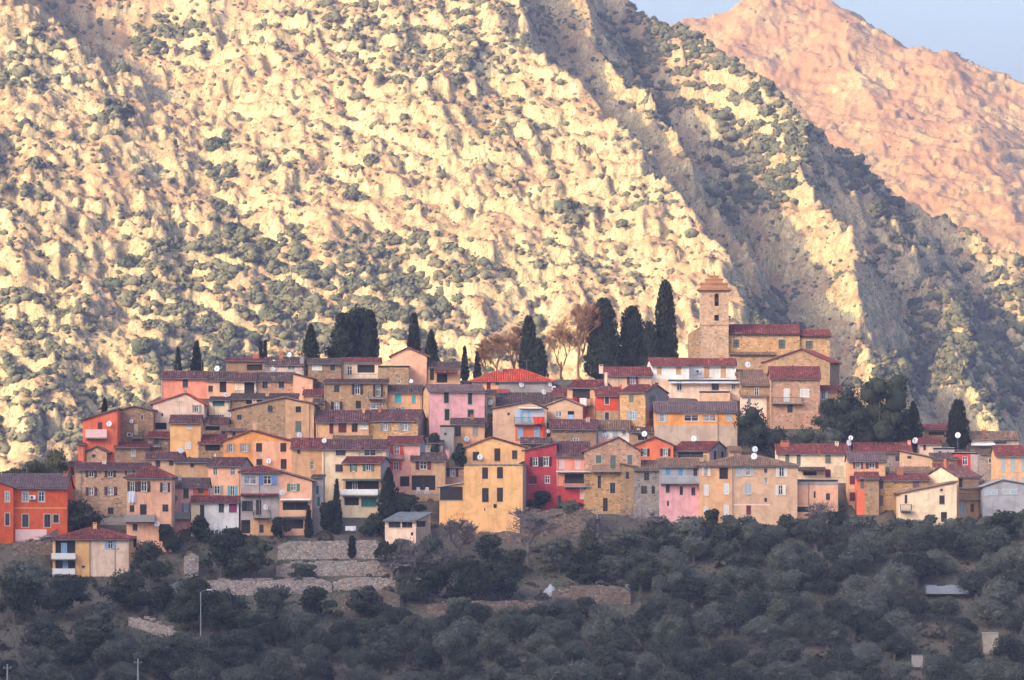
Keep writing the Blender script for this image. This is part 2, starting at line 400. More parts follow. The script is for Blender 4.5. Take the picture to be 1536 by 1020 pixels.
def join_scatter(name, idx, protos_by, mat, seed):
    rng = np.random.RandomState(seed); VV = []; FF = []; off = 0
    for i in idx:
        ps = protos_by(rad[i]); V, F = ps[rng.randint(len(ps))]
        a = rng.rand()*6.28; ca, sa = math.cos(a), math.sin(a); r_ = rad[i]
        W = np.stack([(V[:,0]*ca-V[:,1]*sa)*r_*1.1+x[i], (V[:,0]*sa+V[:,1]*ca)*r_*1.1+y[i], V[:,2]*r_+z[i]+r_*0.25], 1)
        VV.append(W); FF.append(F+off); off += len(V)
    return link(name, np_mesh(name, np.concatenate(VV), np.concatenate(FF), mat))
rest = [i for i in order if i not in bigset]
o = join_scatter('mountain_scrub', rest, lambda r: S_TINY if r < 0.5 else (S_SMALL if r < 0.85 else S_MID), M_SCRUB, 3)
tag(o, 'countless small dark bushes speckling the limestone mountain', 'scrub', kind='stuff')
# crest pines and dry scrub of the far mountain
def far_z(a, b):
    i = np.clip(np.searchsorted(fx_, a)-1, 0, 288); j = np.clip(np.searchsorted(fy_, b)-1, 0, 288); return FZ[j, i]
x, y, z, PX, RO = scatter(14000, far_z, 60, 330, 1700, 2180, nr)
keep = (nr.rand(len(x)) < np.maximum(0.07, fbm(x/30, y/30, 3)*0.9)) & (PX > 980) & (PX < 1580) & (RO > -40) & (RO < 420)
x, y, z, PX, RO = [q[keep] for q in (x, y, z, PX, RO)]; rad = 0.55*np.exp(nr.normal(size=len(x))*0.45)
M_DRY = foliage_mat('dry_scrub', (0.085, 0.065, 0.035), (0.17, 0.10, 0.05), 0.05)
o = join_scatter('far_scrub', range(len(x)), lambda r: S_TINY, M_DRY, 4)
tag(o, 'reddish dry scrub on the far pink mountain', 'scrub', kind='stuff')
# ------------------------------------------------------------------ the village hill, terraces, valley
SLOPE = 0.387                                   # rise of the hill per metre of depth
def Yrow(row): return (790-row)*0.235           # depth at which the hillside shows at that photograph row
def crest(x):
    k = np.array([0,120,200,260,500,700,900,1050,1260,1320,1400,1536]); r = np.array([735,690,615,575,560,567,565,578,602,640,655,668])
    return np.interp(x*PXM*0.93+768, k, (HOR-r)/PXM*1.07)
WALLS = [  # (px left, px right, top row, bottom row, depth shift)   dry-stone terrace walls
  (417,578,813,838,'pale rubble terrace wall below the gardens with a pinkish weathered top'),
  (414,600,843,864,'dark rubble terrace wall running below the pale pinkish one'),
  (306,498,869,890,'long light grey terrace wall with a sharp straight top edge'),
  (500,640,868,888,'brown overgrown terrace wall continuing the long light grey one'),
  (512,600,888,915,'low dark terrace wall half hidden behind olive trees'),
  (640,828,903,919,'low stone terrace wall below the bare garden shrubs'),
  (828,946,880,905,'terrace wall beside the white tarpaulin, curving up to its right end'),
  (780,892,765,803,'tall retaining wall of brown rubble under the two red houses'),
  (695,782,799,812,'stone plinth wall under the tall yellow house'),
  (150,214,773,786,'grey rendered terrace parapet in front of the stone house with dark shutters'),
  (276,298,826,868,'tall narrow stub of pale stone wall beside dark bushes'),
  (20,82,812,832,'low dry-stone wall beside the yellow house with blue shutters'),
  (1096,1132,812,824,'short earthy stone wall between the olive trees and the tan house'),
]
FOOT = []
def ground_z(x, y, walls=True):
    x = np.asarray(x, float); y = np.asarray(y, float)
    sl_ = lambda q: (HOR-790+q/.235)*(CAMD+q)/(CAMD*PXM)
    base = np.where(y > -72, sl_(y), sl_(-72.0)-(np.abs(y+72))*0.30)
    base = np.maximum(base, np.where(y > -300, -70.0, -70+(-300-y)*0.165))
    base = base + fbm(x/14, y/14, 3)*0.35
    c = crest(x)
    z = -np.log(np.exp(-(base-c)/2.0)+1)*2.0 + c
    z = np.where(base-c < -30, base, z)
    z = z - np.maximum(0, y-74)*0.62
    z = np.maximum(z, np.where(y > -300, -75, z))
    for (fx0, fx1, fy0, fy1, fz) in FOOT:                      # level ground cut for every house
        m = (x > fx0) & (x < fx1) & (y > fy0) & (y < fy1); z = np.where(m, np.minimum(z, fz), z)
    if walls:
        for (a, b, t, bo, _) in WALLS:
            Y0 = Yrow(bo); zt = wz(t, Y0)-0.12
            m = (x > wx(a, Y0)) & (x < wx(b, Y0)) & (y > Y0+0.25) & (y < Y0+9)
            z = np.where(m, np.maximum(z, zt), z)
    return z
def gz(x, y): return float(ground_z(np.array([x]), np.array([y]))[0])
t = NT('hill_soil', 0.95, 0.1); p = t.pos()
a = t.noise(p, 0.25, 5); b = t.noise(p, 2.2, 6, 0.65)
c = t.mix(t.ramp(a, [(0.4, 0.0), (0.6, 1.0)]), (0.105, 0.082, 0.062), (0.060, 0.058, 0.042))
c = t.mix(t.ramp(b, [(0.35, 0.0), (0.7, 1.0)]), c, (0.15, 0.125, 0.095))
t.bump(b, 0.8, 0.3); M_SOIL = t.color(c)
t = NT('valley_soil', 0.95, 0.1); n_ = t.noise(t.pos(), 0.05, 5)
M_VAL = t.color(t.mix(n_, (0.05, 0.055, 0.03), (0.12, 0.10, 0.07)))
m = MB(); m.poly([(-9000, -9000, -76), (9000, -9000, -76), (9000, 9000, -76), (-9000, 9000, -76)])
tag(m.build('valley_floor', M_VAL), kind='structure')
# ------------------------------------------------------------------ house materials
def plaster(name, col, dirt=0.6):
    if name in MATS: return MATS[name]
    t = NT(name, 0.92, 0.15); p = t.pos()
    r = t.objrand()
    big = t.noise(p, 0.35, 5, 0.6); streak = t.noise(t.pos((1.6, 1.6, 0.22)), 1.1, 5, 0.6); fine = t.noise(p, 5.0, 5, 0.6)
    dk = tuple(x*0.62*k for x, k in zip(col, (0.98, 0.95, 0.88))); lt = tuple(min(0.85, x*1.12+0.02) for x in col)
    c = t.mix(t.ramp(big, [(0.35, 0.0), (0.68, 0.55)]), col, lt)
    c = t.mix(t.ramp(t.noise(p, 0.55, 6, 0.68, 0.8), [(0.45, 0.0), (0.60, 0.6)]), c, tuple(x*0.66*k for x, k in zip(col, (1.0, 0.97, 0.95))))
    c = t.mix(t.ramp(streak, [(0.50, 0.0), (0.74, dirt)]), c, dk)
    c = t.mix(t.ramp(t.noise(p, 0.9, 6, 0.7, 0.6), [(0.56, 0.0), (0.72, dirt*0.55)]), c, tuple(x*0.7+0.04 for x in dk))
    c = t.mix(t.ramp(fine, [(0.3, 0.0), (0.8, 0.25)]), c, dk)
    t.bump(t.math('ADD', fine, streak), 0.25, 0.03)
    MATS[name] = t.color(c); return MATS[name]
def stonewall(name, col, mort, scale=2.6, patch=0.35):
    if name in MATS: return MATS[name]
    t = NT(name, 0.95, 0.1); p = t.pos((1, 1, 1.5))
    cell = t.n('TexVoronoi'); cell.inputs['Scale'].default_value = scale; t.l(p, cell.inputs['Vector'])
    sep = t.n('SeparateColor'); t.l(cell.outputs['Color'], sep.inputs[0])
    edge = t.voro(p, scale, 'DISTANCE_TO_EDGE')
    dk = tuple(x*0.5 for x in col); lt = tuple(min(.8, x*1.35) for x in col); rd = (col[0]*1.1, col[1]*0.78, col[2]*0.62)
    c = t.ramp(sep.outputs[0], [(0.0, dk), (0.35, col), (0.7, rd), (1.0, lt)])
    c = t.mix(t.ramp(edge, [(0.03, 1.0), (0.10, 0.0)]), c, mort)
    c = t.mix(t.ramp(t.noise(t.pos(), 0.4, 5, 0.65), [(0.5, 0.0), (0.62, patch)]), c, tuple(x*1.15 for x in mort))
    c = t.mix(t.ramp(t.noise(t.pos((1.5, 1.5, .25)), 0.9, 5), [(0.5, 0.0), (0.75, 0.45)]), c, tuple(x*0.5 for x in col))
    t.bump(t.math('ADD', t.ramp(edge, [(0.0, 0.0), (0.12, 1.0)]), t.noise(t.pos(), 6, 4)), 0.7, 0.06)
    MATS[name] = t.color(c); return MATS[name]
def flat(name, col, rough=0.7, var=0.25, spec=0.25):
    if name in MATS: return MATS[name]
    t = NT(name, rough, spec); n = t.noise(t.pos(), 3.0, 4, 0.6)
    MATS[name] = t.color(t.mix(t.ramp(n, [(0.3, 0.0), (0.75, var*2)]), col, tuple(x*0.6 for x in col))); return MATS[name]
def tilemat(name, c0, c1, c2):
    if name in MATS: return MATS[name]
    t = NT(name, 0.9, 0.12); a = t.attr('tint'); n = t.noise(t.pos(), 0.55, 5, 0.65); m = t.noise(t.pos(), 3.5, 4, 0.6)
    c = t.ramp(a, [(0.0, c0), (0.45, c1), (0.8, c1), (1.0, c2)])
    c = t.mix(t.ramp(n, [(0.45, 0.0), (0.7, 0.55)]), c, tuple(x*0.55+0.01 for x in c0))
    c = t.mix(t.ramp(m, [(0.55, 0.0), (0.75, 0.35)]), c, (0.16, 0.15, 0.13))
    t.bump(m, 0.3, 0.03)
    MATS[name] = t.color(c); return MATS[name]

WALLC = {}
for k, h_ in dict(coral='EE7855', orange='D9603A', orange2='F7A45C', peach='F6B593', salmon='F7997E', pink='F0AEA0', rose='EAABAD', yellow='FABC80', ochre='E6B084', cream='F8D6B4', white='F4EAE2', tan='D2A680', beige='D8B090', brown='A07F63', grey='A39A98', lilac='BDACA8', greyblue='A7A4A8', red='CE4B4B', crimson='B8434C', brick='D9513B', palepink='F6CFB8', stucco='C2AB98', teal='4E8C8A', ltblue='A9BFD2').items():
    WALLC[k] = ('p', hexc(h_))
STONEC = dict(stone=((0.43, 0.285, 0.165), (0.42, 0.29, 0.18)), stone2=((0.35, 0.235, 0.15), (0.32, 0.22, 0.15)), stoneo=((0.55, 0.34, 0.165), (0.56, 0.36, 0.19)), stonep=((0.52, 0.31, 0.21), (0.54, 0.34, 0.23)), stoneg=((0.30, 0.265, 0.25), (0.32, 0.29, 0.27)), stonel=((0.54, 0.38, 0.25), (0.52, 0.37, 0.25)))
def wallmat(k):
    if k in STONEC: return stonewall('stone_'+k, *STONEC[k])
    return plaster('plaster_'+k, WALLC[k][1])
ROOFC = dict(purple=((0.085, 0.040, 0.042), (0.165, 0.075, 0.074), (0.32, 0.17, 0.14)), dark=((0.075, 0.048, 0.045), (0.135, 0.083, 0.075), (0.28, 0.185, 0.15)), maroon=((0.12, 0.036, 0.034), (0.23, 0.062, 0.056), (0.36, 0.14, 0.11)), red=((0.36, 0.060, 0.035), (0.52, 0.078, 0.042), (0.56, 0.12, 0.07)), tan=((0.15, 0.095, 0.07), (0.26, 0.155, 0.105), (0.40, 0.26, 0.18)), mauve=((0.12, 0.08, 0.085), (0.18, 0.115, 0.118), (0.24, 0.17, 0.16)), grey=((0.20, 0.20, 0.20), (0.27, 0.27, 0.28), (0.33, 0.33, 0.34)))
def roofmat(k): return tilemat('tiles_'+k, *ROOFC[k])
PAINT = dict(dk='3A3032', brn='5A3A34', maroon='6E2F38', red='D8453F', grn='4E8F55', teal='2E6F6C', cyan='4DB6C9', blue='6F8FD0', ltblue='93B7DC', grey='A09A92', wht='EDE8E4', pnk='F2C9C4', tanp='E0AA72', mauve='7A6070', org='D8683A', mag='9A3A66', cream='EAD3A8', sky='5EA0D6', ltg='B8C4CC', ggr='6E786C')
def paint(k): return flat('paint_'+k, hexc(PAINT[k]), 0.6)
M_WOOD = flat('eaves_wood', (0.075, 0.05, 0.038), 0.85)
M_FRAMEW = flat('white_frame', (0.72, 0.70, 0.68), 0.5)
M_FRAMEB = flat('brown_frame', (0.10, 0.065, 0.05), 0.6)
M_STONESURR = flat('stone_surround', (0.50, 0.43, 0.36), 0.9)
M_METAL = flat('dull_metal', (0.22, 0.22, 0.23), 0.45)
M_RAIL = flat('rail_iron', (0.07, 0.065, 0.07), 0.55)
M_CONC = flat('concrete', (0.34, 0.31, 0.29), 0.9)
M_DISH = flat('dish_white', (0.74, 0.74, 0.76), 0.4, 0.1)
M_SHADE_BACK = flat('shade_backing', (0.035, 0.032, 0.034), 0.9)  # shade painted as near-black sheets behind loggia and tower openings
M_TERRA = flat('terracotta', (0.46, 0.17, 0.10), 0.85)
t = NT('window_glass', 0.08, 0.5); M_GLASS = t.color(t.mix(t.ramp(t.noise(t.pos(), 0.7, 2), [(0.4, 0.0), (0.6, 1.0)]), (0.02, 0.022, 0.03), (0.06, 0.065, 0.08)))
t = NT('curtained_glass', 0.15, 0.5); M_GLASSL = t.color(t.mix(t.ramp(t.noise(t.pos(), 2.0, 3), [(0.35, 0.0), (0.65, 1.0)]), (0.10, 0.11, 0.13), (0.38, 0.38, 0.40)))

# ------------------------------------------------------------------ house builder
def tiles(mb, poly, mi=0, tw=0.33, tl=0.55, lift=0.04):
    """cover a planar slope with curved tiles; poly[0] -> poly[1] is the eave"""
    P = [Vector(p) for p in poly]; p0 = P[0]; ex = (P[1]-P[0]).normalized()
    n = None
    for i in range(2, len(P)):
        n = ex.cross(P[i]-p0)
        if n.length > 1e-6: break
    n.normalize()
    if n.z < 0: n = -n
    ey = n.cross(ex)
    if sum((q-p0).dot(ey) for q in P) < 0: ey = -ey
    pts = [((q-p0).dot(ex), (q-p0).dot(ey)) for q in P]
    xmin = min(a for a, b in pts); xmax = max(a for a, b in pts)
    nc = max(2, int(round((xmax-xmin)/tw))); w = (xmax-xmin)/nc
    sag = rnd.uniform(0.0, 0.05); band = [rnd.gauss(0, 0.12) for _ in range(nc+1)]
    for c in range(nc):
        xm = xmin+(c+0.5)*w; ylo, yhi = None, None
        for i in range(len(pts)):
            (ax, ay), (bx, by) = pts[i], pts[(i+1) % len(pts)]
            if (ax-xm)*(bx-xm) <= 0 and abs(bx-ax) > 1e-6:
                yy = ay+(by-ay)*(xm-ax)/(bx-ax)
                ylo = yy if ylo is None else min(ylo, yy); yhi = yy if yhi is None else max(yhi, yy)
        if ylo is None or yhi-ylo < 0.08: continue
        nrow = max(1, int(round((yhi-ylo)/tl))); L = (yhi-ylo)/nrow
        for r in range(nrow):
            ya = ylo+r*L-rnd.uniform(0, 0.05); yb = ylo+(r+1)*L
            h1 = lift+0.07+rnd.uniform(0, 0.02); h0 = lift*0.4
            jx = rnd.uniform(-0.025, 0.025)
            a0 = p0+ex*(xm-w*0.5+jx)+ey*ya+n*h0; a1 = p0+ex*(xm+jx)+ey*ya+n*(h1+0.06); a2 = p0+ex*(xm+w*0.5+jx)+ey*ya+n*h0
            b0 = p0+ex*(xm-w*0.5)+ey*yb+n*h0; b1 = p0+ex*xm+ey*yb+n*h1; b2 = p0+ex*(xm+w*0.5)+ey*yb+n*h0
            t_ = min(1, max(0, rnd.gauss(0.5, 0.24)+band[c]*0.5))
            mb.poly((a0, a1, b1, b0), mi, t_); mb.poly((a1, a2, b2, b1), mi, t_); mb.poly((a0, a2, a1), mi, t_*0.6)
def slab(mb, poly, th=0.10, mi=1):
    P = [Vector(p) for p in poly]; n = (P[1]-P[0]).cross(P[2]-P[0]); n.normalize()
    if n.z < 0: P = P[::-1]; n = -n
    Q = [p-Vector((0, 0, th)) for p in P]
    mb.poly(P, mi); mb.poly(Q[::-1], mi)
    for i in range(len(P)):
        j = (i+1) % len(P); mb.poly((P[i], Q[i], Q[j], P[j]), mi)
def ridge_cap(mb, a, b, mi=0, r=0.11):
    a, b = Vector(a), Vector(b); L = (b-a).length
    if L < 0.3: return
    k = max(1, int(L/0.45)); d = (b-a)/k; sd = d.cross(Vector((0, 0, 1))).normalized()*r; up = Vector((0, 0, r*0.9))
    for i in range(k):
        p, q = a+d*i, a+d*(i+1.04); t_ = min(1, max(0, rnd.gauss(0.6, 0.25)))
        mb.poly((p-sd, p+up, q+up*0.9, q-sd), mi, t_); mb.poly((p+up, p+sd, q+sd, q+up*0.9), mi, t_)

def shutter_mesh(mb, fr, x0, x1, z0, z1, y0, y1, mi=0):
    """louvred shutter in facade frame coordinates"""
    b = min(0.07, (x1-x0)*0.18)
    mb.box((x0, y0, z0), (x0+b, y1, z1), mi, fr); mb.box((x1-b, y0, z0), (x1, y1, z1), mi, fr)
    mb.box((x0+b, y0, z0), (x1-b, y1, z0+b), mi, fr); mb.box((x0+b, y0, z1-b), (x1-b, y1, z1), mi, fr)
    h = z1-z0-2*b; k = max(3, int(h/0.14)); st = h/k; ym = (y0+y1)/2
    for i in range(k):
        za = z0+b+i*st; mb.box((x0+b, ym-0.004, za+st*0.08), (x1-b, y1 if y1 > y0 else y0, za+st*0.86), mi, fr)
def facade(mb, fr, W, z0, z1, holes, mi_fn, depth=0.2):
    us = {0.0, W}; zs = {z0, z1}
    for (a, b, c, d) in holes: us |= {a, b}; zs |= {c, d}
    us |= {s for s in mi_fn('u') if 0 < s < W}; zs |= {s for s in mi_fn('z') if z0 < s < z1}
    us = sorted(us); zs = sorted(zs)
    for i in range(len(us)-1):
        for j in range(len(zs)-1):
            uc = (us[i]+us[i+1])/2; zc = (zs[j]+zs[j+1])/2
            if us[i+1]-us[i] < 1e-5 or zs[j+1]-zs[j] < 1e-5: continue
            if any(a < uc < b and c < zc < d for (a, b, c, d) in holes): continue
            mb.poly([fr(us[i], 0, zs[j]), fr(us[i+1], 0, zs[j]), fr(us[i+1], 0, zs[j+1]), fr(us[i], 0, zs[j+1])], mi_fn((uc, zc)))
    for (a, b, c, d) in holes:
        m_ = mi_fn(((a+b)/2, (c+d)/2)); e = depth
        mb.poly([fr(a,0,c), fr(b,0,c), fr(b,e,c), fr(a,e,c)], m_); mb.poly([fr(a,0,d), fr(a,e,d), fr(b,e,d), fr(b,0,d)], m_)
        mb.poly([fr(a,0,c), fr(a,e,c), fr(a,e,d), fr(a,0,d)], m_); mb.poly([fr(b,0,c), fr(b,0,d), fr(b,e,d), fr(b,e,c)], m_)

HOUSES = {}
def dish(parent, loc, r, grey=False):
    mb = MB(); yaw = rnd.uniform(-0.45, 0.45); prof = [(0.0, 0.0), (r*0.4, r*0.03), (r*0.75, r*0.11), (r, r*0.2), (r*0.985, r*0.17), (r*0.7, r*0.07), (0.0, -0.03)]
    mb.lathe(prof, 18)
    M = Matrix.Translation(loc) @ Matrix.Rotation(yaw, 4, 'Z') @ Matrix.Rotation(R(72), 4, 'X') @ Matrix.Diagonal((0.94, 1.04, 1, 1))
    mb.v = [tuple(M @ Vector(v)) for v in mb.v]
    o = mb.build('satellite_dish', M_METAL if grey else M_DISH, parent, smooth=True)
    a = MB(); tip = M @ Vector((0, 0, r*0.95)); bot = M @ Vector((0, -r*0.95, r*0.18))
    a.tube([bot, tip], [0.03, 0.02], 4); a.tube([tip - (tip-bot).normalized()*0.02, tip+Vector((0, 0.12, 0))], [0.07, 0.06], 6)
    a.build('feed_arm', M_METAL, o)
    return o
def H(key, name, label, x0, x1, eave, base, wall, roof, win='', side=0, depth=7.0, dY=0.0, split=None, vs=None, sidewall=None, parent=None, cat='house', oh=0.35, pipe=None):
    """one house measured off the photograph: px span x0..x1 (including the visible side), eave and base rows; the base row gives its depth on the hill"""
    Yn = Yrow(base)+dY; s = sc_at(Yn)
    sd = abs(side)*s; an = math.asin(min(0.92, sd/depth)) if side else 0.0
    xf0, xf1 = (x0, x1-side) if side >= 0 else (x0-side, x1)
    W = (xf1-xf0)*s/math.cos(an)
    rz = -an if side > 0 else an
    OX = (xf0-768)*s; OY = Yn + (W*math.sin(an) if side > 0 else 0)
    zb = wz(base, Yn); D = depth
    if parent is None:
        root = empty(name, (OX, OY, zb), rz); tag(root, label, cat); HOUSES[key] = root; par = root; off = (0, 0, 0)
    else:
        par = HOUSES[parent]; Mw = Matrix.Translation((OX, OY, zb)) @ Matrix.Rotation(rz, 4, 'Z')
        Mp = Matrix.Translation(par.location) @ Matrix.Rotation(par.rotation_euler.z, 4, 'Z'); Mr = Mp.inverted() @ Mw
    def place(o):
        if parent is not None: o.matrix_local = Mr
        return o
    FOOT.append((min((x0-768)*s, (x1-768)*s)-.4, (x1-768)*s+.4, Yn-2.0-max(0, dY)*1.1, Yn+D*math.cos(an)+.5+(W*math.sin(an) if side else 0)*.5, zb-.05))
    U = lambda px: (px-xf0)*s/math.cos(an)
    Z = lambda row: (HOR-row)*s - zb
    V = lambda px: ((px-xf1) if side > 0 else (xf0-px))*s/max(0.05, math.sin(an))
    zlow = -3.0
    F0 = lambda u, v, z: (u, v, z)                          # front facade frame (v > 0 goes into the house)
    FR = lambda u, v, z: (W-v, u, z)                        # right side facade
    FL = lambda u, v, z: (v, D-u, z)                        # left side facade, u from the back
    rp = roof.split(); rt = rp[0]
    ze = Z(eave)
    zl = zr = ze
    if rt == 's': zl, zr = Z(float(rp[1])), Z(float(rp[2])); rcol = rp[3]; ze = min(zl, zr)
    elif rt == 'f': rise = 0; rcol = rp[1] if len(rp) > 1 else None
    else: rise = float(rp[1])*s; rcol = rp[2]
    pk = U(float(rp[3])) if rt == 'g' and len(rp) > 3 else W/2
    # ---- parse openings
    specs = []
    for q in [q.split() for q in win.split(';') if q.strip()]: specs.append(q)
    holes = {'F': [], 'S': []}; todo = []
    for q in specs:
        c = q[0]; onside = c.startswith('>'); c = c.lstrip('>')
        if c[0] in 'WCDO':
            cx, cy, w_, h_ = map(float, q[1:5]); col = q[5] if len(q) > 5 else None
            hw = w_*s/2/(math.cos(an) if not onside else max(0.05, math.sin(an))); uc = V(cx) if onside else U(cx)
            if onside and side < 0: uc = D-uc
            a, b, cz, dz = uc-hw, uc+hw, Z(cy+h_/2), Z(cy-h_/2)
            LW = D if onside else W
            a = max(a, 0.06); b = min(b, LW-0.06)
            if b-a < 0.1: continue
            cut = dz < (ze-0.02) and cz > zlow
            if not cut and rt in ('g', 's'): cut = False
            if cut: holes['S' if onside else 'F'].append((a, b, cz, dz))
            todo.append((c, onside, a, b, cz, dz, col, cut))
    # ---- walls
    mats = [wallmat(wall)]; su = []; szv = []
    m2 = m3 = None
    if split: mats.append(wallmat(split[1])); m2 = U(split[0]); su = [m2]
    if vs: mats.append(wallmat(vs[1])); m3 = Z(vs[0]); szv = [m3]
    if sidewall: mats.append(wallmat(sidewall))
    i2 = 1; i3 = 1+(1 if split else 0); i4 = i3+(1 if vs else 0)
    def mf(q):
        if q == 'u': return su
        if q == 'z': return szv
        if vs and q[1] < m3: return i3
        if split and q[0] > m2: return i2
        return 0
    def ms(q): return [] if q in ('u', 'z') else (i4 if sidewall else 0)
    wb = MB()
    facade(wb, F0, W, zlow, ze, holes['F'], mf)
    sm = ms((0, 0))
    if rt == 'g': wb.poly([(0, 0, ze), (W, 0, ze), (pk, 0, ze+rise)], mf((pk, ze+0.1)) if not split else 0)
    if rt == 's' and zl != zr: wb.poly([(0, 0, ze), (W, 0, ze), (W, 0, zr), (0, 0, zl)] if False else [p for p in [(0, 0, ze), (W, 0, ze)] + ([(W, 0, zr)] if zr > ze else []) + ([(0, 0, zl)] if zl > ze else [])], 0)
    # sides, back
    rs = holes['S'] if side > 0 else []; ls = holes['S'] if side < 0 else []
    facade(wb, FR, D, zlow, min(zr, zr) if rt == 's' else ze, rs, ms); facade(wb, FL, D, zlow, zl if rt == 's' else ze, ls, ms)
    wb.poly([(W, D, zlow), (0, D, zlow), (0, D, zl if rt == 's' else ze), (W, D, zr if rt == 's' else ze)], sm)
    if rt == 'e':
        for uu, rev in ((W, 0), (0, 1)):
            pp = [(uu, 0, ze), (uu, D, ze), (uu, D/2, ze+rise)]; wb.poly(pp[::-1] if rev else pp, sm)
    if rt == 'l':
        for uu, rev in ((W, 0), (0, 1)):
            pp = [(uu, 0, ze), (uu, D, ze), (uu, D, ze+rise)]; wb.poly(pp[::-1] if rev else pp, sm)
        wb.poly([(W, D, ze), (0, D, ze), (0, D, ze+rise), (W, D, ze+rise)], sm)
    if rt == 'g': wb.poly([(W, D, ze), (0, D, ze), (pk, D, ze+rise)], sm)
    wo = place(wb.build('wall', mats, par))
    # ---- roof
    rb = MB(); o = oh; og = 0.18; e_ = 0.05
    def slope(poly): slab(rb, [(p[0], p[1], p[2]+0.03) for p in poly]); tiles(rb, [(p[0], p[1], p[2]+0.04) for p in poly])
    if rt == 'e':
        k = rise/(D/2)
        slope([(-og, -o, ze-o*k), (W+og, -o, ze-o*k), (W+og, D/2, ze+rise), (-og, D/2, ze+rise)])
        slab(rb, [(-og, D/2, ze+rise+.03), (W+og, D/2, ze+rise+.03), (W+og, D+o, ze-o*k+.03), (-og, D+o, ze-o*k+.03)]); tiles(rb, [(W+og, D+o, ze-o*k+.04), (-og, D+o, ze-o*k+.04), (-og, D/2, ze+rise+.04), (W+og, D/2, ze+rise+.04)], tw=0.5, tl=1.6)
        ridge_cap(rb, (-og, D/2, ze+rise+0.07), (W+og, D/2, ze+rise+0.07))
        rz_at = lambda u, v: ze+k*min(v, D-v)
    elif rt == 'l':
        k = rise/D; slope([(-og, -o, ze-o*k), (W+og, -o, ze-o*k), (W+og, D+.1, ze+rise+.1*k), (-og, D+.1, ze+rise+.1*k)]); rz_at = lambda u, v: ze+k*v
    elif rt == 'g':
        kl = rise/max(0.3, pk); kr = rise/max(0.3, W-pk)
        slope([(-o, D+og, ze-o*kl), (-o, -og, ze-o*kl), (pk, -og, ze+rise), (pk, D+og, ze+rise)])
        slope([(W+o, -og, ze-o*kr), (W+o, D+og, ze-o*kr), (pk, D+og, ze+rise), (pk, -og, ze+rise)])
        ridge_cap(rb, (pk, -og, ze+rise+0.07), (pk, D+og, ze+rise+0.07)); rz_at = lambda u, v: ze+(u*kl if u < pk else (W-u)*kr)
        vg = MB()
    elif rt == 's':
        k = (zr-zl)/W
        if k > 0: slope([(-o, D+og, zl-o*k), (-o, -og, zl-o*k), (W+og, -og, zr+og*k), (W+og, D+og, zr+og*k)])
        else: slope([(W+o, -og, zr+o*k), (W+o, D+og, zr+o*k), (-og, D+og, zl-og*k), (-og, -og, zl-og*k)])
        rz_at = lambda u, v: zl+k*u
    elif rt == 'h':
        k = rise/(D/2); ins = min(W*0.48, D*0.55)
        A, B, C_, E_ = (-o, -o, ze-o*k), (W+o, -o, ze-o*k), (W+o, D+o, ze-o*k), (-o, D+o, ze-o*k)
        r1, r2 = (ins, D/2, ze+rise), (W-ins, D/2, ze+rise)
        for pl in ([A, B, r2, r1], [B, C_, r2], [C_, E_, r1, r2], [E_, A, r1]): slope(pl)
        for a_, b_ in ((A, r1), (B, r2), (r1, r2)): ridge_cap(rb, (a_[0], a_[1], a_[2]+.07), (b_[0], b_[1], b_[2]+.07))
        rz_at = lambda u, v: ze+k*min(v, D-v)
    else:
        rb.box((0.0, 0.0, ze-0.22), (W, D, ze-0.02), 1)
        for a_, b_ in (((-.05, -.05), (W+.05, .14)), ((-.05, D-.14), (W+.05, D+.05)), ((-.05, .14), (.14, D-.14)), ((W-.14, .14), (W+.05, D-.14))): rb.box((a_[0], a_[1], ze+.002), (b_[0], b_[1], ze+.09), 1)
        rz_at = lambda u, v: ze
    rmats = [roofmat(rcol), M_WOOD] if rt != 'f' else [M_CONC, M_CONC]
    ro = place(rb.build('roof', rmats, par, tint=True))
    # ---- gutter under the front eave
    if rt in 'elh' and key:
        k_ = rise/(D/2) if rt != 'l' else rise/D
        m = MB(); zg = ze-oh*k_-.02; m.tube([(-.15, -oh-.05, zg), (W+.15, -oh-.05, zg-.03)], [.055, .055], 6); m.build('gutter', M_METAL, ro)
        if rnd.random() < .5 and ' P ' not in ' '+win.replace(';', ' '):
            uu = .18 if rnd.random() < .5 else W-.18; m = MB(); m.tube([(uu, -oh-.04, zg), (uu, -.08, zg-.35), (uu, -.08, -.8)], [.04, .04, .04], 6); place(m.build('drainpipe', M_METAL, par))
    if rt in 'eg' and rnd.random() < .3 and W > 3:
        uu = rnd.uniform(.25, .75)*W; vv = D*.45; zz = rz_at(uu, vv); hh = rnd.uniform(1.3, 2.2); m = MB(); m.tube([(uu, vv, zz-.2), (uu, vv, zz+hh)], [.022, .02], 4); m.tube([(uu-.5, vv, zz+hh-.1), (uu+.5, vv, zz+hh-.1)], [.014, .014], 3)
        for i in range(5): m.tube([(uu-.4+i*.2, vv-.2, zz+hh-.1), (uu-.4+i*.2, vv+.2, zz+hh-.1)], [.01, .01], 3)
        m.build('aerial', M_METAL, ro)
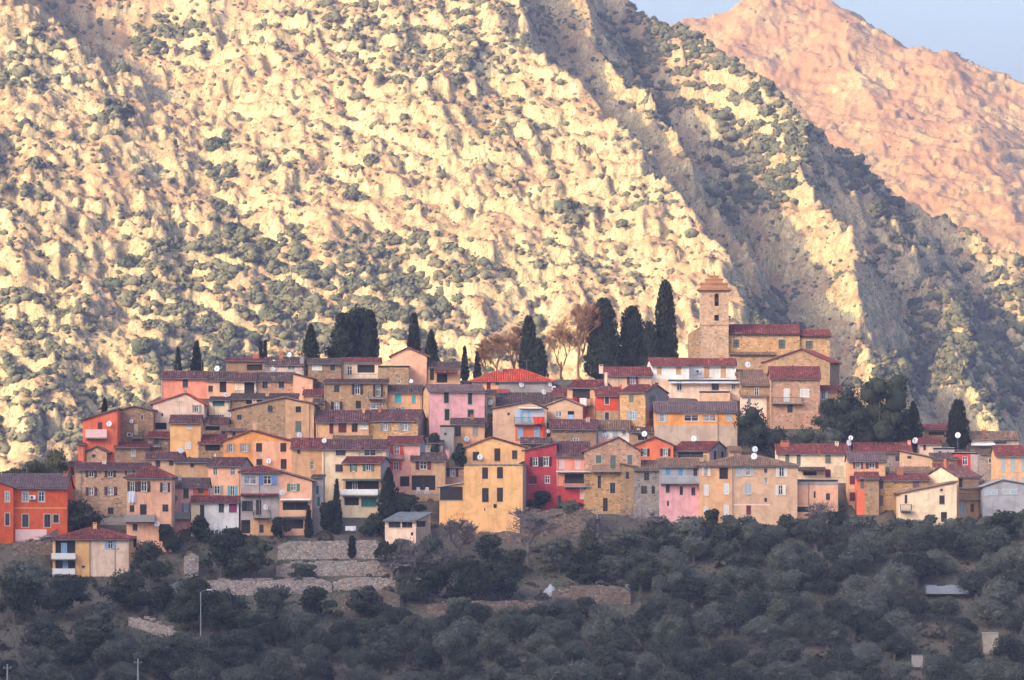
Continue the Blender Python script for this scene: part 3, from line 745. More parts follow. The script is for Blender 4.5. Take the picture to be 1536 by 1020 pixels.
    # ---- windows and the rest
    for (c, onside, a, b, cz, dz, col, cut) in todo:
        fr = F0 if not onside else (FR if side > 0 else FL)
        w_, h_ = b-a, dz-cz; y0 = 0.0 if cut else -0.10
        g = 0.12 if cut else -0.02                         # depth of the pane
        typ = c[0]
        if typ == 'O':
            m = MB(); m.poly([fr(a, .199, cz), fr(b, .199, cz), fr(b, .199, dz), fr(a, .199, dz)]) if cut else m.box((a, -.04, cz), (b, .02, dz), 0, fr)  # shallow near-black sheet; the shade of a deep recess is in its colour
            ow = place(m.build('opening', M_SHADE_BACK, par))
            m = MB(); k_ = max(1, int(w_/1.6))
            for i in range(1, k_): m.box((a+w_*i/k_-.06, .03 if cut else -.08, cz), (a+w_*i/k_+.06, .15 if cut else -.02, dz), 0, fr)
            m.box((a, .02 if cut else -.08, dz-.12), (b, .16 if cut else -.03, dz-.01), 0, fr)
            m.build('lintel', M_WOOD, ow); continue
        fm = M_FRAMEW if typ == 'W' else M_FRAMEB
        ft = min(0.09, w_*0.14); m = MB()
        for (p, q, r_, t_) in ((a, a+ft, cz, dz), (b-ft, b, cz, dz), (a+ft, b-ft, cz, cz+ft), (a+ft, b-ft, dz-ft, dz)): m.box((p, g-.05, r_), (q, g+.05, t_), 0, fr)
        mid = (a+b)/2
        if w_ > 0.45: m.box((mid-ft*.45, g-.055, cz+ft), (mid+ft*.45, g+.03, dz-ft), 0, fr)
        if typ == 'W' and h_ > 0.9:
            for lo, hi in ((a+ft, mid-ft*.45), (mid+ft*.45, b-ft)): m.box((lo, g-.03, cz+h_*.6), (hi, g+.02, cz+h_*.6+ft*.5), 0, fr)
        wo_ = place(m.build('window', fm, par))
        m = MB(); m.poly([fr(a+ft*.5, g+.01, cz+ft*.5), fr(b-ft*.5, g+.01, cz+ft*.5), fr(b-ft*.5, g+.01, dz-ft*.5), fr(a+ft*.5, g+.01, dz-ft*.5)])
        m.build('pane', M_GLASSL if (typ == 'W' and rnd.random() < .45) else M_GLASS, wo_)
        if typ == 'C':
            pm = paint(col or 'dk')
            for lo, hi in ((a+.01, mid-.008), (mid+.008, b-.01)):
                m = MB(); shutter_mesh(m, fr, lo, hi, cz+.01, dz-.01, .06 if cut else -.10, .02 if cut else -.15); m.build('shutter', pm, wo_)
        if typ == 'W' and col and col != '-':
            pm = paint(col); sw = w_*0.52
            for lo, hi in ((a-sw-.03, a-.03), (b+.03, b+sw+.03)):
                if lo < 0.02 or hi > (D if onside else W)-.02: continue
                m = MB(); op = rnd.choice((0, 0, 0, .12, .25)); hg = b if lo > a else a      # some stand ajar
                fr2 = lambda u, v, z, hg=hg, op=op: fr(hg+(u-hg)*math.cos(op), v-abs(u-hg)*math.sin(op), z)
                shutter_mesh(m, fr2, lo, hi, cz-.02, dz+.02, -.015, -.065); m.build('shutter', pm, wo_)
        if 's' in c[1:]:
            m = MB(); q = .13
            for (p0_, p1_, r0_, r1_) in ((a-q, a, cz-q, dz+q), (b, b+q, cz-q, dz+q), (a, b, dz, dz+q), (a, b, cz-q, cz)): m.box((p0_, -.03, r0_), (p1_, .02, r1_), 0, fr)
            m.build('surround', M_STONESURR, wo_)
        elif h_ < 2.2 and w_ > .4:
            m = MB(); m.box((a-.06, -.09, cz-.07), (b+.06, .1, cz-.005), 0, fr); m.build('sill', M_STONESURR, wo_)
    for q in specs:
        c = q[0]; f = [float(k_) if k_.replace('.', '').lstrip('-').isdigit() else k_ for k_ in q[1:]]
        if c == 'B':                                        # balcony: left, right, floor row, rail height px, colour
            a, b = U(f[0]), U(f[1]); zf = Z(f[2]); rh = f[3]*s; dp = 0.95; col = f[4] if len(f) > 4 else 'dk'
            m = MB(); m.box((a, -dp, zf-.16), (b, -.003, zf)); bo = place(m.build('balcony', M_CONC, par))
            m = MB(); zt = zf+max(.75, rh)
            if col in ('wall', 'conc', 'pnk', 'wht'):
                for p_, q_ in (((a, -dp, zf+.002), (b, -dp+.1, zt)), ((a, -dp+.1, zf+.002), (a+.1, -.01, zt)), ((b-.1, -dp+.1, zf+.002), (b, -.01, zt))): m.box(p_, q_)
                m.build('parapet', wallmat(wall) if col == 'wall' else (M_CONC if col == 'conc' else paint(col)), bo)
            else:
                k_ = max(3, int((b-a)/.14))
                for i in range(k_+1):
                    uu = a+.02+(b-a-.04)*i/k_; m.box((uu-.012, -dp+.02, zf), (uu+.012, -dp+.045, zt-.03))
                for i in range(6):
                    vv = -dp+.03+(dp-.06)*i/5
                    for uu in (a+.03, b-.03): m.box((uu-.012, vv-.012, zf), (uu+.012, vv+.012, zt-.03))
                m.box((a, -dp, zt-.03), (b, -dp+.06, zt+.02)); m.box((a, -dp+.06, zt-.03), (a+.06, -.01, zt+.02)); m.box((b-.06, -dp+.06, zt-.03), (b, -.01, zt+.02))
                m.build('railing', M_RAIL if col == 'dk' else paint(col), bo)
            m = MB()
            for uu in np.linspace(a+.2, b-.2, max(2, int((b-a)/1.3))): m.box((uu-.06, -dp*.7, zf-.34), (uu+.06, -.003, zf-.165))
            m.build('bracket', M_CONC, bo)
        elif c == 'A':                                      # small roof or awning: left, right, row, depth m, colour
            a, b, zf = U(f[0]), U(f[1]), Z(f[2]); dp = f[3] if len(f) > 3 else 1.2; col = f[4] if len(f) > 4 else 'maroon'
            if col in ROOFC:
                m = MB(); pl = [(a, -dp, zf-dp*.3), (b, -dp, zf-dp*.3), (b, -.01, zf), (a, -.01, zf)]; slab(m, pl, .08); tiles(m, [(p[0], p[1], p[2]+.01) for p in pl]); place(m.build('canopy', [roofmat(col), M_WOOD], par, tint=True))
            else:
                m = MB(); slab(m, [(a, -dp, zf-dp*.18), (b, -dp, zf-dp*.18), (b, -.01, zf), (a, -.01, zf)], .05, 0); place(m.build('awning', paint(col), par))
        elif c == 'K':                                      # chimney: px, top row, width px, colour
            u = U(f[0]); v = (D/2-.7) if rt in 'eh' else D*.35; w2 = f[2]*s/2; zt = Z(f[1]); zr_ = rz_at(u, v)
            zt = max(zt, zr_+.55)
            m = MB(); m.box((u-w2, v-w2, zr_-.6), (u+w2, v+w2, zt-.14)); m.box((u-w2-.06, v-w2-.06, zt-.14), (u+w2+.06, v+w2+.06, zt-.05))
            for i in (-1, 1): m.box((u+i*w2*.7-.05, v-w2, zt-.05), (u+i*w2*.7+.05, v+w2, zt+.12))
            m.box((u-w2-.03, v-w2-.03, zt+.12), (u+w2+.03, v+w2+.03, zt+.17))
            col = f[3] if len(f) > 3 else 'wall'
            co_ = m.build('chimney', M_TERRA if col == 'terra' else wallmat(col if col in WALLC or col in STONEC else wall), ro)
        elif c == 'S':                                      # satellite dish: px, row, radius px
            u, z_, r_ = U(f[0]), Z(f[1]), f[2]*s*1.12; onroof = z_ > (rz_at(min(max(u, .1), W-.1), 0.0)-.2)
            v = 1.3 if onroof else -.32
            d_ = dish(par, (u, v, z_), r_, len(f) > 3); place(d_)
            m = MB()
            if onroof: m.tube([(u, v+.12, rz_at(min(max(u, .1), W-.1), v)-.2), (u, v+.12, z_+.05)], [.03, .03], 5)
            else: m.tube([(u, .05, z_-.1), (u, v+.12, z_-.1), (u, v+.12, z_+.08)], [.03, .03, .03], 5)
            m.build('mast', M_METAL, d_)
        elif c == 'N':                                      # television aerial: px, height m
            u = U(f[0]); v = D*.5 if rt in 'eh' else D*.3; zr_ = rz_at(u, v); hh = f[1] if len(f) > 1 else 2.2
            m = MB(); m.tube([(u, v, zr_-.2), (u, v, zr_+hh)], [.025, .02], 4); m.tube([(u-.6, v, zr_+hh-.1), (u+.6, v, zr_+hh-.1)], [.015, .015], 4)
            for i in range(6): m.tube([(u-.55+i*.2, v-.25, zr_+hh-.1), (u-.55+i*.2, v+.25, zr_+hh-.1)], [.01, .01], 3)
            m.build('aerial', M_METAL, ro)
        elif c == 'P':                                      # drainpipe px
            u = U(f[0]); m = MB(); m.tube([(u, -.09, ze-.15), (u, -.09, -.6)], [.05, .05], 6); place(m.build('drainpipe', M_METAL, par))
        elif c == 'R':                                      # painted or rendered band: left, right, row, height px, paint
            m = MB(); m.box((U(f[0]), -.012, Z(f[2]+f[3]/2)), (U(f[1]), .05, Z(f[2]-f[3]/2))); place(m.build('band', paint(f[4]), par))
        elif c == 'U':                                      # air conditioner
            u, z_ = U(f[0]), Z(f[1]); m = MB(); m.box((u-.4, -.38, z_-.28), (u+.4, -.05, z_+.28)); ac = place(m.build('air_conditioner', M_DISH, par))
            m = MB(); m.tube([(u-.08, -.375, z_), (u-.08, -.40, z_)], [.2, .2], 14); m.build('fan_grille', M_RAIL, ac)
    return par
# ------------------------------------------------------------------ the houses, bottom left to top right
# far left group
H('L1','house','orange two-storey house with cream window surrounds and a long mauve roof', -45,101,731,812,'orange','e 19 mauve',
  'Ws 38 745 9 15;Ws 62 745 9 15;Ds 38 781 9 19;Ds 71 781 9 19;Ds 84 778 8 12;R 21 100 762 1.5 tanp;R 23 70 803 18 pnk;D 37 807 9 5;D 56 802 6 4;K 95 716 7 terra;P 20;U 49 746', depth=9)
H('L1b','','', -50,20,731,813,'orange','g 12 mauve -15','Ws 11 745 6 15;Ds 11 779 6 18', depth=3, parent='L1', dY=-0.6)
H('L2b','house','narrow coral annex squeezed between the orange house and the stone house', 101,117,697,728,'coral','l 4 purple','D 109 707 5 11', depth=5)
H('L2','stone_house','three-storey rubble stone house with dark brown shutters and a mauve roof', 113,222,704,772,'stonel','e 9 purple',
  'W 137 711 8 9 brn;W 165.5 711 8 9 brn;W 195 708 7 9 brn;W 137 737 8 12 brn;W 166 736.5 9 12 brn;D 166 766 9 10;K 153.5 692 6 palepink;P 122', depth=8)
H('L3','house','tall pale pink house with dark shutters, a balcony and a hipped maroon roof', 190,257,716,827,'peach','h 17 maroon',
  'W 198.5 730 7 15 dk;W 216 729.5 9 15 dk;W 247.5 731 7 14 dk;D 198 763 7 10;C 215 767 10 21 dk;D 248 762 9 11;B 187 233 781 9 conc;D 202.5 791 7 10;C 201.5 812 7 16 dk;O 246 799 15 26;S 236 786 4', depth=8)
H('L4','house','low yellow house with pale blue doors, two balconies and a hipped red roof', 79,193,808,864,'yellow','h 16 maroon',
  'W 165.5 817 8 13 ltblue;O 98 821 30 20;C 96 823 9 18 ltblue;O 98 848 30 18;C 98 848 8 16 ltblue;B 78 114 838 7 wht;B 79 113 861 7 wht;K 139 786 5;D 125 850 5 3;P 135', depth=9, split=(136,'palepink'))
H('L5','house','coral house with a red-shuttered balcony and a roof sloping down to its left', 124,176,630,692,'coral','s 630 614 dark',
  'C 150 639 7 11 maroon;B 129 161 656 12 pnk;S 164 636 4', depth=7)
H('L5b','','', 117,127,666,697,'coral','l 3 dark','', depth=4, parent='L5', dY=0.5)
H('L6','stone_house','brown stone house with a small balcony, air conditioner and gently curved roofline', 176,230,616,665,'stone2','g 6 dark 200',
  'W 213 626 4 8;C 204 644 6 16 cream;B 197 215 656 5 dk;U 195 652;S 197.6 632 2.8', depth=7)
H('L7','stone_house','small stone house with one white-framed window under a maroon lean-to roof', 172,223,671,698,'stone2','l 7 maroon','Ws 200 679 5 10;S 181 697 2;S 210 697 3', depth=5.5)
H('L8','stone_house','little stone gabled outhouse with a dark side against the coral house', 128,171,678,697,'stonep','g 8 dark 145','D 140 684 6 5', side=11, depth=3.5, sidewall='grey')
H('L9','stone_house','stone house with one planter window under a short maroon roof', 222,254,656,684,'stone2','l 8 maroon','D 235 662 7 10;B 230 241 669 2 dk', depth=4)
H('L10','house','low plastered house with two dark windows under a striped purple roof', 219,275,688,712,'beige','e 9 purple','D 237 694.5 7 12;D 257 694 7 9;S 270 676 4', depth=5)
H('L11','house','low brown house with weathered plaster below the narrow yellow house', 262,314,693,722,'tan','e 5 dark','D 288 698 6 6;N 296', depth=5)
# upper left
H('U1','house','salmon house with one tall dark window on the upper left of the village', 242,310,567,597,'salmon','e 10 purple','D 278 575 8 13;N 300 1.6', depth=7, dY=6)
H('U2','house','peach house with a tall dark loggia next to the salmon house', 310,354,570,598,'peach','e 12 dark','D 316 583 7 9;O 334.5 580 10 17;S 325 553 4', depth=6, dY=6)
H('U3','house','cream gabled house with a bright red roof and a grey-shuttered window', 229,306,606,648,'palepink','g 16 red 278','W 295 613 6 11 grey;D 243.5 622 3 5;O 241 639 18 10;K 276 586 5 stucco', depth=7)
H('U4','house','low house almost hidden under its long dark tiled roof behind the yellow tower house', 252,334,623,638,'brown','e 9 dark','', depth=5, dY=5)
H('U5','house','narrow yellow tower house with white closed shutters and a mauve roof', 255,301,634,687,'yellow','e 11 purple','C 283 639.5 7 9 wht;C 282 668 9 11 wht;S 270 675 3.5;N 267 2', depth=6)
H('U6','stone_house','small stone house with a dark open attic beside the yellow tower house', 301,342,637,655,'stone2','e 10 purple','O 319 642 22 7;S 342 622 4', depth=5, dY=1)
H('U7','stone_house','small stone house with two dark openings behind the orange and peach gable', 331,368,645,664,'stonep','e 7 tan','D 335 651 5 8;D 351 651 5 8', depth=5, dY=1)
H('U8','stone_house','stone house with an open loggia and tumbledown tiled roof left of the orange gable', 298,336,665,690,'stone','l 13 maroon','O 319 671 22 10', depth=5)
H('U9','house','wide gabled house painted orange on one half and peach on the other', 335,438,662,714,'orange2','g 16 maroon 378',
  'W 346 672 6 13 grey;W 367 671.5 7 13 grey;C 388.6 671 9 13 dk;C 425 671 9 13 dk;C 389 693 9 9 dk;C 425.5 696 9 15 dk;S 403 692 3.8;K 380 634 6 beige', depth=9, split=(380,'peach'))
H('U10','stone_house','bare stone house with one window and a roof climbing to its right', 352,428,612,657,'stone','s 613 596 tan','D 405 613 7 10;D 359 626 7 8;K 380 628 6 palepink', depth=8)
H('U10b','house','tan plastered house with a tall door joined to the bare stone house', 428,471,604,657,'tan','s 597 606 tan','O 447.5 614 8 9;C 447.5 640 9 17 ggr;S 449 653 4;P 464', depth=8)
H('U11','house','peach house of patchy stone with two square dark windows', 384,440,570,598,'stonep','e 11 dark','D 397.5 577 8 11;D 422 576.5 8 11;S 384 586 2', depth=6, dY=5)
H('U11b','house','plain peach gable end next to the patchy stone house', 440,469,568,600,'peach','s 561 568 dark','D 455 582 4 1.5', depth=6, dY=5)
H('U12','house','cream house with a wide dark doorway and balcony in the upper row', 352,384,571,600,'cream','e 11 purple','O 374 582 15 17;B 353 385 594 8 dk', depth=5, dY=5)
H('U13','stone_house','long low stone house with a dark open loft below the peach houses', 346,446,598,616,'stone','l 8 dark','O 381 603 24 6;K 400 592 5 tan', depth=5)
H('U13b','house','small cream house with a wide teal window and a satellite dish', 314,345,600,618,'cream','l 5 dark','C 328 604.5 18 8 teal;S 337.6 592 3.2', depth=5)
H('U14','house','brown flat-fronted house with a wide black window on the skyline', 339,398,541,566,'brown','e 4 maroon','O 382 551 23 9;N 345 2.5;K 383 530 9 terra', depth=6, dY=6)
H('U15','house','peach house with four satellite dishes and a terracotta chimney on the skyline', 398,456,547,568,'palepink','e 11 dark','W 436.6 551 12 9;C 450 551 6 9 pnk;S 410 544 4;S 410 553.5 3.6;S 399 553 3.6 g;S 434 532 3.4;K 421 528 6 terra', depth=6, dY=5)
H('U16','stone_house','stone house with a wide white shutter near the tall skyline conifers', 462,512,545,572,'stone2','e 7 dark','C 475.5 551 15 9 wht;D 499 551 7 10;K 452 536 5 grey', depth=6, dY=4)
# middle top
H('M1','house','cream house with a broad railed terrace and folded white garden chairs', 513,570,543,570,'cream','e 6 maroon','W 524.5 556 8 14 -;O 549 553 26 12', depth=6, dY=5)
H('M2','house','tall blank peach gable standing high among the cypresses', 587,640,534,582,'peach','g 12 maroon 612','', depth=8, dY=4)
H('M2b','house','tan house with a projecting maroon porch roof beside the blank peach gable', 641,690,551,584,'ochre','e 8 dark','O 663 567 16 14;O 648 560 6 20;A 652 686 556 1.2 maroon', depth=6, dY=5)
H('M3','stone_house','plain flat-topped stone block below the blank peach gable', 567,613,549,582,'stone','f','W 598 572 5 6;S 617 572 3', depth=6, dY=0)
H('M4','stone_house','stone house with dark shutters, a black balcony and a wide glazed bay', 486,581,574,624,'stone','l 6 purple',
  'D 505 583 8 11;W 536 584 8 15 dk;W 567 586 7 17 dk;B 552 577 597 9 dk;W 505 609.5 8 14 dk;C 537.6 607 8 12 dk;W 564 609 18 9 -;S 508 621 4', depth=7)
H('M5','house','ochre house with bright turquoise shutters', 579,633,588,620,'ochre','e 10 dark','C 597 597.5 10 13 cyan;C 620.6 599 6 11 cyan;W 597.5 614 9 6 cyan', depth=6)
H('M6','house','large rose pink house with tall dark shutters in white surrounds', 633,727,587,652,'rose','e 10 mauve','Cs 669.6 596 7 17 dk;Cs 705 598 6 17 dk;Cs 670.6 622 7 17 dk;Cs 706 620 9 11 dk;P 730', side=-11, depth=8, sidewall='tan')
H('M7','house','windowless grey rendered block under the rose pink house', 660,681,638,684,'grey','f','D 668 651 4 4', depth=5)
H('M8','house','ochre house with grey shutters and a low dark roof below the pink house', 677,727,636,668,'ochre','e 8 dark','D 687 647 9 15;C 713 646 8 13 grey;S 700 659 4;K 708 622 5 terra', depth=5.5)
H('M9','house','low house with maroon doors and a white panel under a purple roof', 474,553,632,660,'ochre','e 16 purple','C 497 643 6 15 maroon;C 513.7 641 12 16 maroon;D 532 641 9 14;C 545 640 12 8 wht;K 545 627 4', depth=6)
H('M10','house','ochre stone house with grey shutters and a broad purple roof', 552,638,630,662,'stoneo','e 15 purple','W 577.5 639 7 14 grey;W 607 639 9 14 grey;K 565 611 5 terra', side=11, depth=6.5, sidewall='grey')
H('M11','house','weathered tan house with small windows and a maroon roof with a skylight', 437,484,672,738,'tan','e 14 maroon','D 448 677 5 8;W 468 698 6 13 -;N 440 2', depth=7)
H('M12','house','tall cream house under a striped purple roof with a glazed balcony', 483,579,673,772,'cream','e 13 purple','D 511 678.5 15 9;W 555 679 18 10 -;B 539 573 687 5 dk;D 510 702 14 11;S 486 661 3.4;P 486', depth=7, dY=3)
H('M13','house','pink house with bright red shutters and a red balcony', 579,637,665,738,'pink','e 10 maroon','W 595 675 9 13 red;B 585 606 687 10 red;W 594 699 8 12 red;O 607 722 14 15;S 583 682 4.2', side=7, depth=7, sidewall='greyblue')
H('M14','house','ochre house with teal shutters, a teal awning and a garden terrace', 514,583,694,776,'ochre','e 8 maroon',
  'W 530 701 5 13 teal;W 552.5 700.5 8 12 teal;O 543 729 50 14;W 532 729 8 12 -;A 514 570 718 1.1 teal;B 513 569 742 6 wht;O 527 752 22 12;C 553 753 23 14 teal', side=12, depth=6, sidewall='grey', vs=(743,'cream'))
H('M15','house','brown house with a maroon-shuttered bay above a dark pillared porch', 617,668,690,745,'tan','e 10 dark','W 635 698 11 12 maroon;O 634 724 38 22;K 671 682 5 pink', depth=6)
H('M16','house','narrow pink stone house with a roof terrace of flowerpots', 665,696,702,732,'stonep','f','W 679 709 8 11 dk;K 672 692 5 terra', depth=5)
H('M17','house','tall yellow house with dark closed shutters and a curved corner', 696,790,697,803,'yellow','f',
  'C 727.6 709.5 9 17 dk;C 750 709 9 17 dk;C 728 742.5 10 21 dk;C 750 742 9 21 dk;O 742.7 759 5 6;D 727 764 1.6 5', side=6, depth=9, sidewall='stucco')
H('M17b','','', 699,788,671,700,'yellow','g 15 maroon 737','D 714 684 10 13;C 746 682 9 19 dk;D 772 682 8 13;S 720 686 4', depth=7, parent='M17', dY=1.4)
H('M18','house','low yellow annex with an iron-framed glazed veranda', 659,696,729,790,'yellow','s 731 725 grey','O 677 740 34 20;R 659 696 751 1.5 grey', depth=6, dY=1)
# centre
H('N1','house','house with a vivid orange-red hipped roof, half tan and half grey', 708,828,571,600,'ochre','h 17 red','C 733 579 6 12 maroon;D 746 575 6 5;S 782 577 4;S 825 577 3;S 831 583 3.6;K 752 551 5 grey;N 790 1.5', depth=8, split=(748,'grey'), dY=3)
H('N2','house','low house with a blue-grey roof slanting up towards the red-roofed house', 743,834,605,624,'brick','l 17 dark','D 757 612 4 5;S 815.5 588 3.6;S 817 604 3 g', depth=6, dY=3, split=(771,'stucco'))
H('N3b','house','narrow tan house with a small wooden balcony and tall grey shutters', 724,743,589,634,'tan','l 4 dark','C 734 604 8 17 grey;B 725 741 620 10 maroon;S 736 604 4;S 734.5 620 3.2;S 742 627 3.5;S 734.5 641 4', depth=5, dY=2)
H('N3','house','tan house with pale blue shutters, a blue balcony and orange lower wall', 739,820,613,664,'beige','g 10 dark 795',
  'R 772 816 624 20 ltg;W 788 625 7 16 ltblue;C 806 622 8 12 cream;B 771 816 635 9 dk;R 773 819 650 24 org;W 793 649 16 17 ltblue;A 778 812 611 0.7 wht;D 763 621 4 4;S 822 647 3', depth=7, oh=.2)
H('N4','house','plain beige gabled house with a blue shirt drying under its window', 817,883,609,634,'beige','g 11 tan 847','W 838 621 9 9 -;O 856.5 621 10 9', side=9, depth=6, sidewall='grey')
H('N5','stone_house','low tan stone house under a long patchy tiled roof', 826,896,643,674,'stone2','e 13 purple','W 864 661 9 9 -;K 882 640 6 pink', depth=6)
H('N5b','house','low white house under a patchy brown tiled roof', 897,945,643,662,'white','e 12 tan','W 907 648 6 11 -;C 923 649 8 12 ltg;W 936 648 6 10 -;S 907 653 3.4', depth=5)
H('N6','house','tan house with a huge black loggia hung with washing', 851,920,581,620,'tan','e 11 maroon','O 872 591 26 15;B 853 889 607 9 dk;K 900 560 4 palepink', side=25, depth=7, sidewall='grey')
H('N6b','house','tiny house showing only a maroon roof beside the washing loggia', 831,851,594,606,'brown','l 12 maroon','', depth=4)
H('N7','house','red stuccoed house with two oval stone-framed windows', 894,930,593,642,'brick','e 12 maroon','Ds 910.4 600 6 12;Ds 910.4 624 6 11;K 932 585 3', depth=7, vs=(616,'stone'))
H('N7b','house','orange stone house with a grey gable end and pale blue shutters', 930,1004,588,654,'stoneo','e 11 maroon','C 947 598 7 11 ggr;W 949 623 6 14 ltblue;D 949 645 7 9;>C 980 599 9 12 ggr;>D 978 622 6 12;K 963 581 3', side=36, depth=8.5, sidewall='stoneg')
H('N8','house','tan house with a maroon-shuttered window below the dark cypresses', 907,978,563,588,'beige','e 12 maroon','W 949 571 8 12 maroon;K 902 552 6 palepink;P 928', depth=6, dY=2)
H('N9','house','white house with orange closed shutters and a maroon roof', 972,1034,548,592,'white','e 11 maroon','C 989 555 7 12 tanp;C 1018 555 8 12 tanp;D 985 577 5 6', depth=7, dY=4, vs=(568,'cream'), side=-6, sidewall='white')
H('N10','house','white house with two tall orange panels next to the church tower', 1034,1104,548,580,'white','e 10 maroon','C 1060 557 8 17 tanp;C 1085 557 8 17 tanp;U 1047 557;K 1083 536 5 terra', depth=7, dY=6)
H('N10b','house','cream ground-floor house with a grey terrace awning below the white houses', 1004,1112,570,594,'palepink','f','W 1019 579 8 15 -;D 1073 580 11 10;W 1100 580 6 9 -;A 1004 1110 573 0.9 ltg', depth=5, dY=1)
H('N10c','','', 1050,1095,587,607,'beige','f','', depth=3, parent='N10b', dY=1.5)
H('N11','house','orange house with a wide white picture window and a broad brown roof', 982,1106,617,674,'orange2','e 14 mauve',
  'W 993 626.5 7 13 ltg;W 1037 627 22 10 -;W 1064 627 20 10 -;C 1094 626 9 13 ltg;R 1025 1075 620 2 wht;P 1077', depth=8, vs=(638,'stucco'))
H('N12','stone_house','small ochre stone house with two white-framed windows and a mossy roof', 984,1029,650,668,'stoneo','e 9 dark','W 999 655 7 9 -;C 1013 656 8 10 wht', depth=4.5)
H('N13','house','coral gabled house with dark shutters under a grey roof', 953,1010,668,694,'coral','g 12 dark 982','Ws 967.5 678.5 6 11 dk;Ws 998 678.5 7 11 dk;S 967 651 4', depth=7)
H('N14','house','tan terrace house with a red-tiled roof and a pale blue-grey side', 1010,1095,675,698,'tan','e 12 maroon','O 1036 682 38 8;B 1012 1060 691 4 dk;>D 1074 683 5 14;>D 1086 683 4 12;S 1036 658 4', side=31, depth=7, sidewall='greyblue')
H('N15','stone_house','gabled stone house washed with pink, with a long iron balcony', 876,961,677,770,'stonep','g 21 maroon 927',
  'Cs 898 689 8 12 ggr;C 919.5 693 8 20 ggr;Cs 944.7 690 7 15 ggr;B 888 931 706 7 dk;D 899 723 5 19;Ds 919 732 8 16;C 908 757 7 20 dk;K 905 655 4 terra', depth=9, vs=(708,'stoneo'))
H('N16','house','crimson house with a slanting roof and dark open shutters', 787,835,676,767,'crimson','s 676 665 dark','W 803 692.5 8 13 dk;Ws 819 692.5 8 13 dk;C 799 720 12 12 maroon;W 821 719 8 12 -;S 838 660 2.6 g', depth=7)
H('N17','house','bright coral-red house with pale closed shutters and a covered balcony', 835,884,683,768,'salmon','e 20 purple','C 843 696 9 15 pnk;C 867 696 9 15 pnk;O 864 718 34 14;A 834 885 706 1.0 ltg;B 845 884 729 9 dk;C 874.7 740 10 17 pnk;C 838 752 7 18 dk', depth=7, vs=(729,'red'))
H('N18','stone_house','narrow stone house with one maroon window beside the pink-washed gable', 931,953,701,772,'stone','s 696 700 tan','D 941 713 5 11', depth=6)
H('N19','stone_house','grey stone house with dark windows and a tan lean-to roof', 951,990,705,778,'stoneg','l 14 tan','D 970 715 8 12;D 966 735 9 12;D 980 735 5 12', depth=7)
H('N20','house','house grey above and pink below with turquoise shutters and a full-width balcony', 989,1049,700,782,'greyblue','l 12 tan','C 1002 707 6 11 sky;C 1021 708 6 11 sky;D 1043 709 6 12;B 990 1048 724 10 ltg;D 1001.6 733 6 12;D 1022 736 5 13;D 1040 737 6 12;D 1002 755 3 8', depth=7, vs=(726,'rose'))
H('N21','house','large tan house with rows of white shutters and a low brown roof', 1049,1196,698,787,'ochre','h 14 tan',
  'W 1059 707 6 13 wht;O 1085.5 710 13 17;C 1059.5 735 8 17 wht;C 1089.5 733 8 17 wht;C 1059 764 7 10 wht;C 1089.5 765 8 17 wht;C 1108.5 707 9 15 ltg;W 1122 707 7 13 ltg;C 1122 733 10 17 ltg;W 1149 721 5 9 -;D 1148.6 706 5 6;W 1172.5 708 8 14 wht;W 1171 735 7 15 wht;D 1148.6 750 4 6;C 1123 765 7 14 maroon;P 1099;S 1133 674 4.2;S 1132 684.5 4.5;R 1100 1155 757 2 pnk', depth=10, split=(1099,'beige'))
H('N22','house','peach wing with a grey roof terrace beside the large tan house', 1182,1257,720,787,'grey','f','D 1242 745 6 10;D 1222 742 3 10;O 1200 764 32 8;P 1213', depth=5, vs=(728,'peach'), dY=2)
H('N23','house','cream house with a maroon roof and grey shutters behind the peach wing', 1166,1274,680,724,'cream','e 13 maroon','C 1181 687 6 12 ggr;C 1198 689 6 15 ggr;C 1242 687 8 15 ggr;C 1258 707 16 17 cream;C 1242 710 8 12 maroon;A 1196 1238 701 1.6 dark;O 1215 709 20 8;K 1179 662 13 terra;K 1257.5 664 5 cream;S 1277 657 3.4;S 1274 664.5 4', depth=8, dY=1)
# right
H('R1','house','ochre house with maroon shutters under a mauve-grey roof', 1273,1328,691,757,'ochre','e 12 mauve','W 1287 697 7 11 maroon;W 1308 697 9 11 maroon;C 1279 720 9 13 maroon;C 1279 745 9 13 maroon', depth=6)
H('R1b','stone_house','grey stone house under a long maroon roof by the dark evergreens', 1283,1368,678,700,'stoneg','e 13 maroon','D 1346 688 6 8;K 1366 668 4 pink', depth=7, dY=1)
H('R2','house','narrow coral house with one tall grey shutter', 1285,1318,717,772,'coral','e 8 maroon','C 1293.5 726 6 14 ggr', depth=5, split=(1297,'stone'))
H('R3','stone_house','ochre stone barn with mauve shutters and a low maroon roof', 1318,1393,720,764,'stoneo','e 9 maroon','C 1322 727 6 12 mauve;C 1374 726 10 12 mauve;C 1322 751 6 16 mauve;K 1352 703 9 terra', depth=7)
H('R3b','stone_house','low stone lean-to with a slanting roof left of the ochre barn', 1298,1319,728,766,'stone','s 731 722 tan','D 1306 736 4 4', depth=4, dY=-1)
H('R4','house','beige house with one tiny window and a roof falling to its right', 1351,1402,685,705,'beige','s 677 687 tan','O 1364 686 6 4', depth=7)
H('R5','house','ochre balcony house with a cream gable end and terracotta chimney', 1392,1472,715,778,'ochre','e 15 purple','O 1442 725 7 16;B 1438 1471 731 3 dk;C 1444 763 9 17 ltg;B 1438 1472 748 3 dk;D 1460 762 6 12;K 1440 690 6 terra', side=-45, depth=7, sidewall='cream', dY=3)
H('R6','house','cream house with three small dark windows and a slanting roof edge', 1350,1435,738,791,'cream','s 740 723 tan','C 1359 749 4 13 dk;B 1350 1367 765 4 dk;D 1412 735 4 4;C 1413 749.5 8 13 dk;C 1416 774 9 12 dk', depth=7, dY=-1)
